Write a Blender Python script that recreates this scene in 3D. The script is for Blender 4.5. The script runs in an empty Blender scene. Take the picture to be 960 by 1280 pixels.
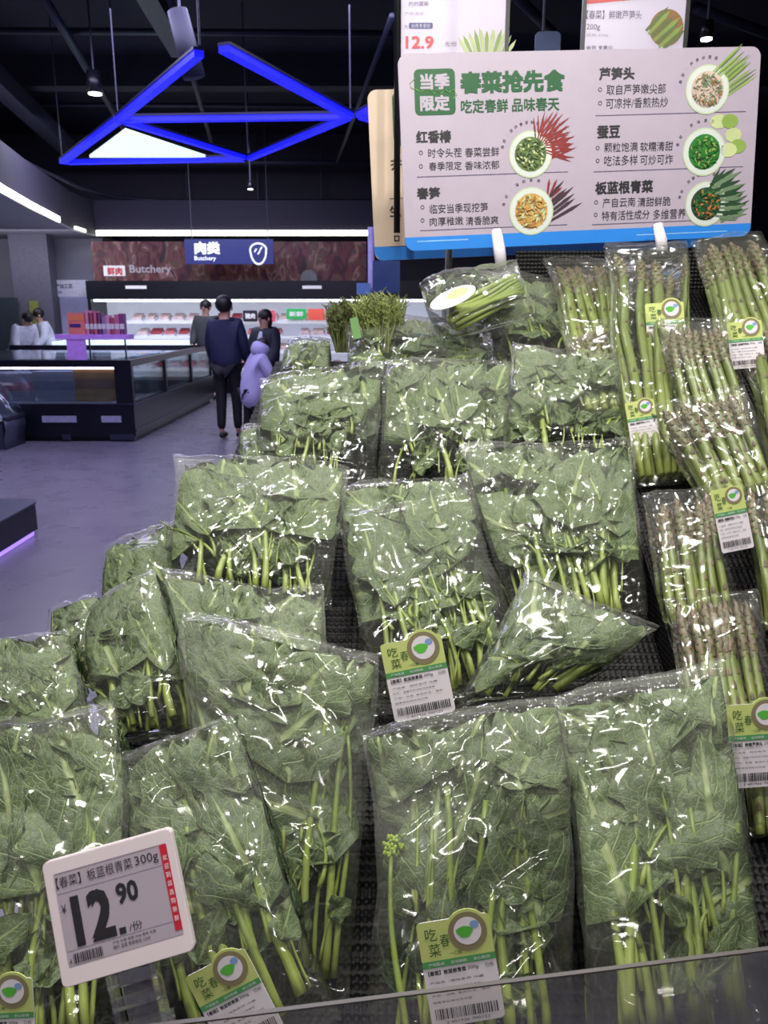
import bpy, math, random
import numpy as np
from mathutils import Vector, Matrix
sc = bpy.context.scene
COL = sc.collection
R = math.radians

# ------------------------------------------------------------------ camera
F = 1000.0                      # focal length in pixels of the 960x1280 frame
PITCH = R(14.0)
CAMZ = 1.5
cd = bpy.data.cameras.new('camera'); cam = bpy.data.objects.new('camera', cd); COL.objects.link(cam)
cam.location = (0, 0, CAMZ); cam.rotation_euler = (R(90) - PITCH, 0, 0)
cd.sensor_fit = 'VERTICAL'; cd.sensor_height = 36; cd.sensor_width = 27; cd.lens = F * 36 / 1280
cd.clip_start = .05; cd.clip_end = 80
cd.dof.use_dof = True; cd.dof.focus_distance = 1.15; cd.dof.aperture_fstop = 14
sc.camera = cam
# ------------------------------------------------------------------ world, exposure
w = bpy.data.worlds.new('world'); sc.world = w; w.use_nodes = True
w.node_tree.nodes['Background'].inputs[0].default_value = (.22, .24, .42, 1)
w.node_tree.nodes['Background'].inputs[1].default_value = .05
sc.view_settings.view_transform = 'Standard'; sc.view_settings.look = 'None'
sc.view_settings.exposure = 0.0; sc.view_settings.gamma = 1; sc.view_settings.use_curve_mapping = False
sc.cycles.transparent_max_bounces = 24; sc.cycles.max_bounces = 8
sc.cycles.sample_clamp_indirect = 4

# ------------------------------------------------------------------ lamps of the shop and one added wall lamp (all out of frame or far overhead)
def area(name, loc, target, sx, sy, power, col=(1, 1, 1), spread=180):
    l = bpy.data.lights.new(name, 'AREA'); l.shape = 'RECTANGLE'; l.size = sx; l.size_y = sy
    l.energy = power; l.color = col; l.spread = R(spread)
    o = bpy.data.objects.new(name, l); COL.objects.link(o); o.location = loc
    o.rotation_euler = (Vector(target) - Vector(loc)).to_track_quat('-Z', 'Y').to_euler(); return o
# track spots above the vegetable display, two stretched into tubes for streaky highlights
area('track_lamp', (-.80, .95, 3.0), (-.25, 1.1, .9), .12, .12, 30, (1, .985, .93))
area('track_lamp', (.15, .80, 3.1), (0, 1.05, .9), .9, .035, 36, (1, .985, .93))
area('track_lamp', (1.05, 1.05, 3.0), (.5, 1.2, 1.0), .12, .12, 25, (1, .98, .92))
area('track_lamp', (-.35, 2.5, 3.2), (-.1, 1.4, 1.2), .9, .035, 21, (.95, .97, 1))
area('track_lamp', (.75, 2.7, 3.2), (.4, 1.4, 1.2), .12, .12, 16, (.95, .97, 1))
area('tube_lamp', (.1, -.5, 2.9), (0, 1.3, 1.1), 1.5, .12, 22, (1, .96, .92))
# dim bluish hall lighting far behind
area('hall_and_fill_lamp', (-1.8, 7.6, 4.2), (-1.8, 7.9, 0), 4.5, 1.6, 190, (.66, .62, 1.0))
area('hall_and_fill_lamp', (-3.6, 12.2, 4.0), (-4.2, 13.0, 0), 4.5, 1.4, 210, (.74, .74, 1.0))
area('hall_and_fill_lamp', (-2.4, 4.4, 4.2), (-2.4, 4.6, 0), 3.0, 1.2, 95, (.62, .56, 1.0))
area('hall_and_fill_lamp', (-6.5, 14.6, 2.7), (-6.5, 16.6, 1.2), 2.5, .5, 22, (.85, .85, 1.0))  # added lamp that brightens the grey wall at the left

# ------------------------------------------------------------------ pixel -> world
CP, SP = math.cos(PITCH), math.sin(PITCH)
def ray(px, py):
    a = (px - 480) / F; u = (640 - py) / F
    return Vector((a, CP + u * SP, -SP + u * CP))
def P(px, py, d): return Vector((0, 0, CAMZ)) + ray(px, py) * d
def PY(px, py, Y): r = ray(px, py); return P(px, py, Y / r.y)
def PZ(px, py, Z): r = ray(px, py); return P(px, py, (Z - CAMZ) / r.z)
def planeL(y): return .30 + .58 * y       # greens side of the sloping display
def planeR(y): return .30 + .62 * y         # asparagus side

# ------------------------------------------------------------------ materials
MC = {}
def mat(name, col, rough=.5, metal=0, var=.12, scale=18, bump=0, emit=0, ecol=None, spec=.5, coat=0):
    if name in MC: return MC[name]
    m = bpy.data.materials.new(name); m.use_nodes = True; nt = m.node_tree; b = nt.nodes['Principled BSDF']
    b.inputs['Roughness'].default_value = rough; b.inputs['Metallic'].default_value = metal
    b.inputs['Specular IOR Level'].default_value = spec; b.inputs['Coat Weight'].default_value = coat
    tc = nt.nodes.new('ShaderNodeTexCoord'); n = nt.nodes.new('ShaderNodeTexNoise'); n.inputs['Scale'].default_value = scale
    n.inputs['Detail'].default_value = 4
    nt.links.new(tc.outputs['Object'], n.inputs['Vector'])
    r = nt.nodes.new('ShaderNodeValToRGB')
    r.color_ramp.elements[0].position = .3; r.color_ramp.elements[1].position = .7
    r.color_ramp.elements[0].color = tuple(max(0, c * (1 - var)) for c in col) + (1,)
    r.color_ramp.elements[1].color = tuple(min(1, c * (1 + var)) for c in col) + (1,)
    nt.links.new(n.outputs['Fac'], r.inputs['Fac']); nt.links.new(r.outputs['Color'], b.inputs['Base Color'])
    if bump:
        bp = nt.nodes.new('ShaderNodeBump'); bp.inputs['Strength'].default_value = bump; bp.inputs['Distance'].default_value = .01
        nt.links.new(n.outputs['Fac'], bp.inputs['Height']); nt.links.new(bp.outputs['Normal'], b.inputs['Normal'])
    if emit:
        b.inputs['Emission Color'].default_value = tuple(ecol or col) + (1,); b.inputs['Emission Strength'].default_value = emit
    MC[name] = m; return m
def srgb(r, g, b):
    return tuple(((c / 255) / 12.92 if c < 10 else ((c / 255 + .055) / 1.055) ** 2.4) for c in (r, g, b))
class N:
    """tiny node helper"""
    def __init__(s, name):
        s.m = bpy.data.materials.new(name); s.m.use_nodes = True; s.t = s.m.node_tree
        for n in list(s.t.nodes): s.t.nodes.remove(n)
    def n(s, typ, **kw):
        x = s.t.nodes.new('ShaderNode' + typ)
        for k, v in kw.items():
            if k.startswith('i_'):
                key = k[2:].replace('_', ' '); key = int(key) if key.isdigit() else key
                if hasattr(v, 'type') and hasattr(v, 'is_linked'): s.t.links.new(v, x.inputs[key])
                else: x.inputs[key].default_value = v
            else: setattr(x, k, v)
        return x
    def math(s, op, a, b=0, c=0):
        x = s.t.nodes.new('ShaderNodeMath'); x.operation = op
        for i, v in enumerate((a, b, c)):
            if hasattr(v, 'is_linked'): s.t.links.new(v, x.inputs[i])
            else: x.inputs[i].default_value = v
        return x.outputs[0]
    def ramp(s, fac, stops):
        x = s.t.nodes.new('ShaderNodeValToRGB'); s.t.links.new(fac, x.inputs[0]); cr = x.color_ramp
        while len(cr.elements) < len(stops): cr.elements.new(.5)
        for e, (p, c) in zip(cr.elements, stops):
            e.position = p; e.color = (c, c, c, 1) if isinstance(c, (int, float)) else tuple(c) + (1,)
        return x.outputs[0]
    def mix(s, f, a, b, blend='MIX'):
        x = s.t.nodes.new('ShaderNodeMix'); x.data_type = 'RGBA'; x.blend_type = blend
        for i, v in ((0, f), (6, a), (7, b)):
            if hasattr(v, 'is_linked'): s.t.links.new(v, x.inputs[i])
            else: x.inputs[i].default_value = v if i == 0 else tuple(v) + (1,)
        return x.outputs[2]
    def out(s, sh): s.t.links.new(sh, s.n('OutputMaterial').inputs[0]); return s.m

def film_material(name, haze=.10, rough=.08, bump=.17, gloss=1.3):
    k = N(name); ge = k.n('NewGeometry'); pos = ge.outputs['Position']; uv = k.n('UVMap', uv_map='UVMap'); sp = k.n('SeparateXYZ', i_Vector=uv.outputs[0])
    wn = k.n('TexNoise', i_Vector=pos, i_Scale=7.0, i_Detail=2.0)
    warp = k.n('VectorMath', operation='MULTIPLY_ADD'); k.t.links.new(wn.outputs['Color'], warp.inputs[0]); warp.inputs[1].default_value = (.22, .22, .22); k.t.links.new(pos, warp.inputs[2])
    v1 = k.n('TexVoronoi', feature='DISTANCE_TO_EDGE', i_Vector=warp.outputs[0], i_Scale=16.0)
    n2 = k.n('TexNoise', i_Vector=pos, i_Scale=8.0, i_Detail=5.0, i_Roughness=.6)
    n3 = k.n('TexNoise', i_Vector=pos, i_Scale=700.0, i_Detail=0.0)
    h = k.math('MULTIPLY', k.math('MINIMUM', v1.outputs['Distance'], .09), 3.0)
    bp = k.n('Bump', i_Height=h, i_Strength=bump, i_Distance=.014)
    fr = k.n('LayerWeight', i_Blend=.2, i_Normal=bp.outputs[0])
    gf = k.math('MINIMUM', k.math('ADD', k.math('MULTIPLY', fr.outputs['Fresnel'], gloss * .55), .022), .8)
    tr = k.n('BsdfTransparent', i_Color=(.985, .99, .98, 1))
    df = k.n('BsdfDiffuse', i_Color=(.74, .74, .66, 1), i_Normal=bp.outputs[0])
    tl = k.n('BsdfTranslucent', i_Color=(.76, .76, .68, 1))
    dd = k.n('MixShader', i_0=.35); k.t.links.new(df.outputs[0], dd.inputs[1]); k.t.links.new(tl.outputs[0], dd.inputs[2])
    # condensation (milky patches and fine droplets, thicker towards the leafy top) and stressed film along creases
    crease = k.ramp(v1.outputs['Distance'], [(0, .5), (.03, 0)])
    drop = k.ramp(n3.outputs['Fac'], [(.62, 0), (.70, .8)])
    up = k.ramp(sp.outputs[1], [(.15, .22), (.75, 1)])
    hz = k.math('MULTIPLY', k.ramp(n2.outputs['Fac'], [(.36, .2), (.68, 1)]), haze)
    hz = k.math('MULTIPLY', k.math('ADD', hz, k.math('MULTIPLY', drop, haze * .8)), up)
    hz = k.math('ADD', hz, k.math('MULTIPLY', crease, haze * .7))
    m1 = k.n('MixShader'); k.t.links.new(hz, m1.inputs[0]); k.t.links.new(tr.outputs[0], m1.inputs[1]); k.t.links.new(dd.outputs[0], m1.inputs[2])
    gl = k.n('BsdfGlossy', i_Color=(1, 1, 1, 1), i_Roughness=rough, i_Normal=bp.outputs[0])
    m2 = k.n('MixShader'); k.t.links.new(gf, m2.inputs[0]); k.t.links.new(m1.outputs[0], m2.inputs[1]); k.t.links.new(gl.outputs[0], m2.inputs[2])
    return k.out(m2.outputs[0])
FILM = film_material('clear_film_greens', .13)
FILM2 = film_material('clear_film_asparagus', .07, .10, .22)

def leaf_material(name, dark, light, vein):
    k = N(name); uv = k.n('UVMap', uv_map='UVMap'); sp = k.n('SeparateXYZ', i_Vector=uv.outputs[0]); oi = k.n('ObjectInfo')
    u = k.math('ABSOLUTE', k.math('SUBTRACT', sp.outputs[0], .5)); v = sp.outputs[1]       # u 0..0.5
    mid = k.ramp(u, [(0.0, 1), (.028, .8), (.05, 0)])
    tc = k.n('TexCoord'); n = k.n('TexNoise', i_Vector=tc.outputs['Object'], i_Scale=38.0, i_Detail=5.0)
    ph = k.math('MULTIPLY_ADD', v, 6.0, k.math('MULTIPLY', u, -5.5)); ph = k.math('ADD', ph, k.math('MULTIPLY', n.outputs['Fac'], .35))
    fr = k.math('ABSOLUTE', k.math('SUBTRACT', k.math('FRACT', ph), .5))
    lat = k.ramp(fr, [(0, .75), (.05, .35), (.09, 0)])
    vs = k.n('TexVoronoi', feature='DISTANCE_TO_EDGE', i_Vector=tc.outputs['Object'], i_Scale=130.0)
    net = k.ramp(vs.outputs['Distance'], [(0, .28), (.12, 0)])
    vn = k.math('MAXIMUM', k.math('MAXIMUM', mid, lat), net)
    base = k.mix(n.outputs['Fac'], dark, light)
    base = k.mix(k.math('MULTIPLY', oi.outputs['Random'], .6), base, tuple(c * f for c, f in zip(light, (1.30, 1.28, 1.22))))
    c = k.mix(vn, base, vein)
    bp = k.n('Bump', i_Height=k.math('ADD', k.math('MULTIPLY', vn, -1.0), k.math('MULTIPLY', n.outputs['Fac'], .8)), i_Strength=.55, i_Distance=.0025)
    nb = k.n('TexNoise', i_Vector=tc.outputs['Object'], i_Scale=17.0, i_Detail=2.0); bp = k.n('Bump', i_Height=nb.outputs['Fac'], i_Strength=.9, i_Distance=.022, i_Normal=bp.outputs[0])
    b = k.n('BsdfPrincipled', i_Base_Color=c, i_Roughness=.5, i_Normal=bp.outputs[0])
    tl = k.n('BsdfTranslucent', i_Color=c); m = k.n('MixShader', i_0=.14)
    k.t.links.new(b.outputs[0], m.inputs[1]); k.t.links.new(tl.outputs[0], m.inputs[2])
    return k.out(m.outputs[0])
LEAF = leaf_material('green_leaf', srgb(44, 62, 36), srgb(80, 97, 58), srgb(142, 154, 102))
LEAFD = leaf_material('dark_and_shaded_leaf', srgb(18, 30, 15), srgb(38, 55, 27), srgb(70, 88, 45))  # shade inside the bags put into the green; own dark tone on shoots
def stem_material(name, lo, hi, tip):
    k = N(name); uv = k.n('UVMap', uv_map='UVMap'); sp = k.n('SeparateXYZ', i_Vector=uv.outputs[0]); oi = k.n('ObjectInfo')
    st = k.n('Combine XYZ'.replace(' ', '') , i_X=k.math('MULTIPLY', sp.outputs[0], 14.0), i_Y=k.math('MULTIPLY', sp.outputs[1], 3.0))
    n = k.n('TexNoise', i_Vector=st.outputs[0], i_Scale=2.0, i_Detail=3.0)
    c = k.ramp(sp.outputs[1], [(0, lo), (.55, hi), (1, tip)])
    c = k.mix(k.math('MULTIPLY', n.outputs['Fac'], .6), c, tuple(x * .62 for x in hi))
    c = k.mix(k.math('MULTIPLY', oi.outputs['Random'], .35), c, tuple(x * .75 for x in hi))
    b = k.n('BsdfPrincipled', i_Base_Color=c, i_Roughness=.38, i_Normal=k.n('Bump', i_Height=n.outputs['Fac'], i_Strength=.3, i_Distance=.002).outputs[0])
    b.inputs['Subsurface Weight'].default_value = .0
    return k.out(b.outputs[0])
STEM = stem_material('pale_green_stem', srgb(166, 176, 94), srgb(126, 144, 60), srgb(104, 124, 54))
ASP = stem_material('asparagus_skin', srgb(144, 152, 80), srgb(88, 104, 44), srgb(84, 80, 50))
BRACT = mat('asparagus_bract', srgb(96, 80, 62), .55, var=.5, scale=60)
BUD = mat('flower_bud', srgb(150, 172, 62), .5, var=.35, scale=120)

# ------------------------------------------------------------------ mesh builder
ORG = {}
def tag(o, label=None, cat=None, group=None, kind=None):
    if label: o['label'] = label
    if cat: o['category'] = cat
    if group: o['group'] = group
    if kind: o['kind'] = kind
    return o
def thing(name, label, cat, loc, group=None):
    o = bpy.data.objects.new(name, None); o.empty_display_size = .05; COL.objects.link(o); o.location = loc
    ORG[o] = Vector(loc); return tag(o, label, cat, group)
def holder(name, loc):      # structural parent (a wall that owns pieces)
    o = bpy.data.objects.new(name, None); COL.objects.link(o); o.location = loc; ORG[o] = Vector(loc); o['kind'] = 'structure'; return o
def link_mesh(name, V, Fs, mats, parent=None, smooth=False, mi=None, uv=None):
    V = np.asarray(V, float).reshape(-1, 3)
    if parent is not None: org = ORG[parent]
    else: org = Vector(((V[:, 0].min() + V[:, 0].max()) / 2, (V[:, 1].min() + V[:, 1].max()) / 2, V[:, 2].min()))
    me = bpy.data.meshes.new(name); me.from_pydata((V - np.array(org)).tolist(), [], Fs)
    for m in (mats if isinstance(mats, (list, tuple)) else [mats]): me.materials.append(m)
    if mi is not None: me.polygons.foreach_set('material_index', mi)
    if smooth: me.polygons.foreach_set('use_smooth', [True] * len(me.polygons))
    if uv is not None:
        l = me.uv_layers.new(name='UVMap'); vi = np.zeros(len(me.loops), int); me.loops.foreach_get('vertex_index', vi)
        l.data.foreach_set('uv', np.asarray(uv, float)[vi].ravel())
    me.update()
    o = bpy.data.objects.new(name, me); COL.objects.link(o); ORG[o] = org
    if parent is not None: o.parent = parent
    else: o.location = org
    return o
def ensure_uv(V): return [(0, 0)] * len(V)
class MB:
    def __init__(s): s.v = []; s.f = []; s.m = []; s.uv = []
    def add(s, V, Fs, mi=0, uv=None):
        b = len(s.v); s.v += [tuple(v) for v in V]; s.f += [tuple(i + b for i in f) for f in Fs]; s.m += [mi] * len(Fs)
        s.uv += (list(uv) if uv is not None else [(0, 0)] * len(V)); return s
    def box(s, a, b, mi=0):
        x0, x1 = sorted((a[0], b[0])); y0, y1 = sorted((a[1], b[1])); z0, z1 = sorted((a[2], b[2]))
        V = [(x0, y0, z0), (x1, y0, z0), (x1, y1, z0), (x0, y1, z0), (x0, y0, z1), (x1, y0, z1), (x1, y1, z1), (x0, y1, z1)]
        return s.add(V, [(0, 3, 2, 1), (4, 5, 6, 7), (0, 1, 5, 4), (1, 2, 6, 5), (2, 3, 7, 6), (3, 0, 4, 7)], mi)
    def obox(s, c, X, Y, Z, mi=0):      # oriented box, half axes
        c, X, Y, Z = map(Vector, (c, X, Y, Z)); V = [c + i * X + j * Y + k * Z for k in (-1, 1) for j in (-1, 1) for i in (-1, 1)]
        return s.add(V, [(0, 2, 3, 1), (4, 5, 7, 6), (0, 1, 5, 4), (1, 3, 7, 5), (3, 2, 6, 7), (2, 0, 4, 6)], mi)
    def tube(s, pts, rad, n=8, mi=0, caps=True, flat=1.0, ref=None):
        pts = [Vector(p) for p in pts]; k = len(pts)
        if not hasattr(rad, '__len__'): rad = [rad] * k
        V = []; U = []; up = Vector(ref) if ref is not None else Vector((0, 0, 1))
        for i, p in enumerate(pts):
            d = (pts[min(i + 1, k - 1)] - pts[max(i - 1, 0)]).normalized()
            if ref is None and abs(d.dot(up)) > .95: a = d.cross(Vector((0, 1, 0)))
            else: a = d.cross(up)
            a.normalize(); b = d.cross(a).normalized()
            for j in range(n):
                t = 2 * math.pi * j / n; V.append(p + (a * math.cos(t) + b * math.sin(t) * flat) * rad[i]); U.append((j / n, i / (k - 1)))
        Fs = [(i * n + j, i * n + (j + 1) % n, (i + 1) * n + (j + 1) % n, (i + 1) * n + j) for i in range(k - 1) for j in range(n)]
        if caps: Fs += [tuple(range(n))[::-1], tuple((k - 1) * n + j for j in range(n))]
        return s.add(V, Fs, mi, U)
    def prism(s, poly, vec, mi=0):      # extrude polygon of 3d points by vec
        poly = [Vector(p) for p in poly]; n = len(poly); vec = Vector(vec)
        return s.add(poly + [p + vec for p in poly], [tuple(range(n))[::-1], tuple(range(n, 2 * n))] + [(i, (i + 1) % n, n + (i + 1) % n, n + i) for i in range(n)], mi)
    def ball(s, c, r, mi=0, nu=10, nv=7, rot=None):
        c = Vector(c); r = r if hasattr(r, '__len__') else (r, r, r); V = []
        for i in range(nv + 1):
            t = math.pi * i / nv
            for j in range(nu):
                q = Vector((r[0] * math.sin(t) * math.cos(2 * math.pi * j / nu), r[1] * math.sin(t) * math.sin(2 * math.pi * j / nu), r[2] * math.cos(t)))
                V.append(c + (rot @ q if rot else q))
        return s.add(V, [(i * nu + j, (i + 1) * nu + j, (i + 1) * nu + (j + 1) % nu, i * nu + (j + 1) % nu) for i in range(nv) for j in range(nu)], mi)
    def build(s, name, mats, parent=None, smooth=False): return link_mesh(name, s.v, s.f, mats, parent, smooth, s.m, s.uv)

# ------------------------------------------------------------------ flat frames (cards, boards) and lettering
class Frame:
    """orthonormal frame on a plane, built from 3+ world corners; coordinates in metres"""
    def __init__(s, TL, TR, BL, BR=None):
        s.o = Vector(BL); s.X = (Vector(TR) - Vector(TL)).normalized()
        if BR is not None: s.X = ((Vector(TR) - Vector(TL)) + (Vector(BR) - Vector(BL))).normalized()
        y = Vector(TL) - Vector(BL); s.Nn = s.X.cross(y).normalized(); s.Y = s.Nn.cross(s.X).normalized()
        s.w = (Vector(TR) - Vector(TL)).length; s.h = y.dot(s.Y)
    def p(s, x, y, n=0): return s.o + s.X * x + s.Y * y + s.Nn * n
    def px(s, px, py):      # photograph pixel -> plane coordinates
        r = ray(px, py); c = Vector((0, 0, CAMZ)); t = (s.o - c).dot(s.Nn) / r.dot(s.Nn); q = c + r * t - s.o
        return q.dot(s.X), q.dot(s.Y)
TXT = {}
def glyphs(s, bold=0.0):
    """outline of a string as flat triangles, unit size, numpy"""
    key = (s, bold)
    if key in TXT: return TXT[key]
    cu = bpy.data.curves.new('lettering', 'FONT'); cu.body = s; cu.size = 1; cu.resolution_u = 2; cu.offset = bold
    ob = bpy.data.objects.new('lettering', cu); COL.objects.link(ob)
    bpy.context.view_layer.update(); dg = bpy.context.evaluated_depsgraph_get(); e = ob.evaluated_get(dg); me = e.to_mesh()
    V = np.zeros(len(me.vertices) * 3); me.vertices.foreach_get('co', V); V = V.reshape(-1, 3)
    Fs = [tuple(p.vertices) for p in me.polygons]
    e.to_mesh_clear(); bpy.data.objects.remove(ob); bpy.data.curves.remove(cu); TXT[key] = (V, Fs); return TXT[key]
def write(mb, fr, s, x0, y0, x1, y1, n=.0006, bold=0.0, mi=0):
    """fit the string's outline to the rectangle x0..x1, y0..y1 of the frame; bold overprints it with small shifts"""
    V, Fs = glyphs(s, 0.0)
    if not len(V): return
    lo = V.min(0); hi = V.max(0); U = (V - lo) / np.maximum(hi - lo, 1e-6); d = bold * (y1 - y0) * .9
    for k, (sx, sy) in enumerate(((-1, -1), (1, -1), (-1, 1), (1, 1), (0, 0)) if bold > .015 else ((0, 0),)):
        mb.add([fr.p(x0 + d + sx * d + (x1 - x0 - 2 * d) * a, y0 + d + sy * d + (y1 - y0 - 2 * d) * b, n + k * .00004) for a, b, _ in U], Fs, mi)
def write_px(mb, fr, s, px0, py0, px1, py1, **k):
    a = fr.px(px0, (py0 + py1) / 2); b = fr.px(px1, (py0 + py1) / 2)
    t = fr.px((px0 + px1) / 2, py0); c = fr.px((px0 + px1) / 2, py1)
    write(mb, fr, s, a[0], c[1], b[0], t[1], **k)
def rrect(w, h, r, n=5, x0=0, y0=0):
    o = []
    for cx, cy, a in ((w - r, r, -90), (w - r, h - r, 0), (r, h - r, 90), (r, r, 180)):
        for i in range(n + 1): t = R(a + 90 * i / n); o.append((x0 + cx + r * math.cos(t), y0 + cy + r * math.sin(t)))
    return o
def plate(mb, fr, outline, n0, n1, mi=0):
    mb.prism([fr.p(x, y, n0) for x, y in outline], fr.Nn * (n1 - n0), mi)
def flat(mb, fr, outline, n=.0005, mi=0):
    mb.add([fr.p(x, y, n) for x, y in outline], [tuple(range(len(outline)))], mi)
def circ(cx, cy, r, k=20): return [(cx + r * math.cos(2 * math.pi * i / k), cy + r * math.sin(2 * math.pi * i / k)) for i in range(k)]

def vnoise(x, y, f, seed):
    rs = np.random.RandomState(seed); T = rs.rand(64, 64); X = np.asarray(x) * f + 31.7; Y = np.asarray(y) * f + 17.3
    xi = np.floor(X).astype(int); yi = np.floor(Y).astype(int); a = X - xi; b = Y - yi; a = a * a * (3 - 2 * a); b = b * b * (3 - 2 * b)
    g = lambda i, j: T[(xi + i) % 64, (yi + j) % 64]
    return (g(0, 0) * (1 - a) + g(1, 0) * a) * (1 - b) + (g(0, 1) * (1 - a) + g(1, 1) * a) * b
def sstep(a, b, x): t = np.clip((x - a) / (b - a), 0, 1); return t * t * (3 - 2 * t)
# ------------------------------------------------------------------ plastic packs
class Pack:
    def __init__(s, quad, dT, dB, th, seed, asp=False, clamp=True, bend=0.0):
        pl = planeR if asp else planeL
        dT = dT if hasattr(dT, '__len__') else (dT, dT); dB = dB if hasattr(dB, '__len__') else (dB, dB)
        TL, TR, BR, BL = quad; pts = []
        for (x, y), d in ((TL, dT[0]), (TR, dT[1]), (BR, dB[1]), (BL, dB[0])):
            q = P(x, y, d)
            if clamp:       # keep every corner above the sloping mat
                r = ray(x, y); a, b = (.30, .62) if asp else (.30, .58)
                lim = (CAMZ - a - .022) / (b * r.y - r.z); d = min(d, lim) if d > .5 else lim - d; q = P(x, y, d)
            pts.append(np.array(q))
        s.TL, s.TR, s.BR, s.BL = pts
        s.W = (np.linalg.norm(s.TR - s.TL) + np.linalg.norm(s.BR - s.BL)) / 2
        s.H = (np.linalg.norm(s.TL - s.BL) + np.linalg.norm(s.TR - s.BR)) / 2
        n = np.cross(s.TR - s.TL + s.BR - s.BL, s.TL - s.BL + s.TR - s.BR); s.n = n / np.linalg.norm(n)
        s.th = th; s.seed = seed; s.bend = bend; s.rs = random.Random(seed)
        s.wob = .010 if asp else .034
        s.base = Vector((s.BL + s.BR) / 2)
    def prof(s, a, b):
        e = 1 - np.abs(2 * a - 1) ** 3.2
        return np.clip(e, 0, 1) ** .6 * sstep(.0, .10, b) * (1 - .35 * sstep(.5, 1, b)) * sstep(0, .05, 1.0 - b) * (.82 + .36 * vnoise(a * s.W, b * s.H, 14, s.seed))
    def M(s, x, y, n):
        x = np.asarray(x, float); y = np.asarray(y, float); n = np.asarray(n, float)
        wx = .022 * (vnoise(y, x * .3, 5.5, s.seed + 41) - .5); wy = .030 * (vnoise(x, y * .3, 6.5, s.seed + 42) - .5) * (y / s.H)
        n = n + s.wob * (vnoise(x, y, 7.0, s.seed + 43) - .5) * (.3 + .7 * y / s.H)
        a = ((x + wx) / s.W + .5)[..., None]; b = ((y + wy) / s.H)[..., None]
        p = (s.BL * (1 - a) + s.BR * a) * (1 - b) + (s.TL * (1 - a) + s.TR * a) * b
        n = n + s.bend * (.25 - (y / s.H - .5) ** 2)
        return p + n[..., None] * s.n
    def clampn(s, x, y, n, m=.0):
        q = s.th * s.prof(np.clip(x / s.W + .5, 0, 1), np.clip(y / s.H, 0, 1)) - m
        return np.minimum(n, q)
    def film(s, root, material, name='bag', crin=1.0, grid=.0042):
        W, H, sd = s.W, s.H, s.seed
        nx = int(min(72, W / grid)); ny = int(min(110, H / grid)); a, b = np.meshgrid(np.linspace(0, 1, nx), np.linspace(0, 1, ny))
        x = (a - .5) * W; y = b * H
        wx = x + .012 * (vnoise(x, y, 17, sd + 1) - .5); wy = y + .012 * (vnoise(x, y, 17, sd + 2) - .5)
        rid = lambda fx, fy, k, p=1.0: (1 - np.abs(2 * vnoise(wx * fx, wy * fy, 1, sd + k) - 1)) ** p
        # long drawn folds in two slanting directions, and small crumples towards the edges
        c, sn = math.cos(.6 + sd), math.sin(.6 + sd)
        u1 = wx * c + wy * sn; v1 = -wx * sn + wy * c
        f1 = (1 - np.abs(2 * vnoise(u1 * 30, v1 * 6, 1, sd + 3) - 1)) ** 2.2
        f2 = (1 - np.abs(2 * vnoise(u1 * 6, v1 * 26, 1, sd + 4) - 1)) ** 2.2
        edge = 1 - np.minimum(1, np.minimum(np.minimum(a, 1 - a) * 5, np.minimum(b, 1 - b) * 6))
        topz = sstep(.72, 1, b)
        h = .0045 * f1 + .0038 * f2 + .0006 * rid(60, 60, 5) + edge * .0035 * rid(32, 32, 6, 1.5) + topz * .004 * (1 - np.abs(2 * vnoise(x * 70, y * 14, 1, sd + 7) - 1))
        h = h * crin
        pr = s.prof(a, b)
        ox = edge * .010 * (vnoise(x, y, 16, sd + 8) - .5); oy = edge * .016 * (vnoise(x, y, 14, sd + 9) - .5)
        Vf = s.M(x + ox, y + oy, s.th * pr + .0015 + h).reshape(-1, 3)
        hb = (.003 * rid(30, 30, 10)) * crin
        Vb = s.M(x + ox, y + oy, -s.th * .75 * pr - .0005 + hb * (pr > .05)).reshape(-1, 3)
        i = np.arange(ny - 1)[:, None] * nx + np.arange(nx - 1)[None, :]
        q = np.stack([i, i + 1, i + nx + 1, i + nx], -1).reshape(-1, 4)
        V = np.concatenate([Vf, Vb]); Fs = np.concatenate([q, q[:, ::-1] + nx * ny]).tolist()
        uv = np.concatenate([np.stack([a, b], -1).reshape(-1, 2)] * 2)
        o = link_mesh(name, V, Fs, material, root, True, None, uv); return o

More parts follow.
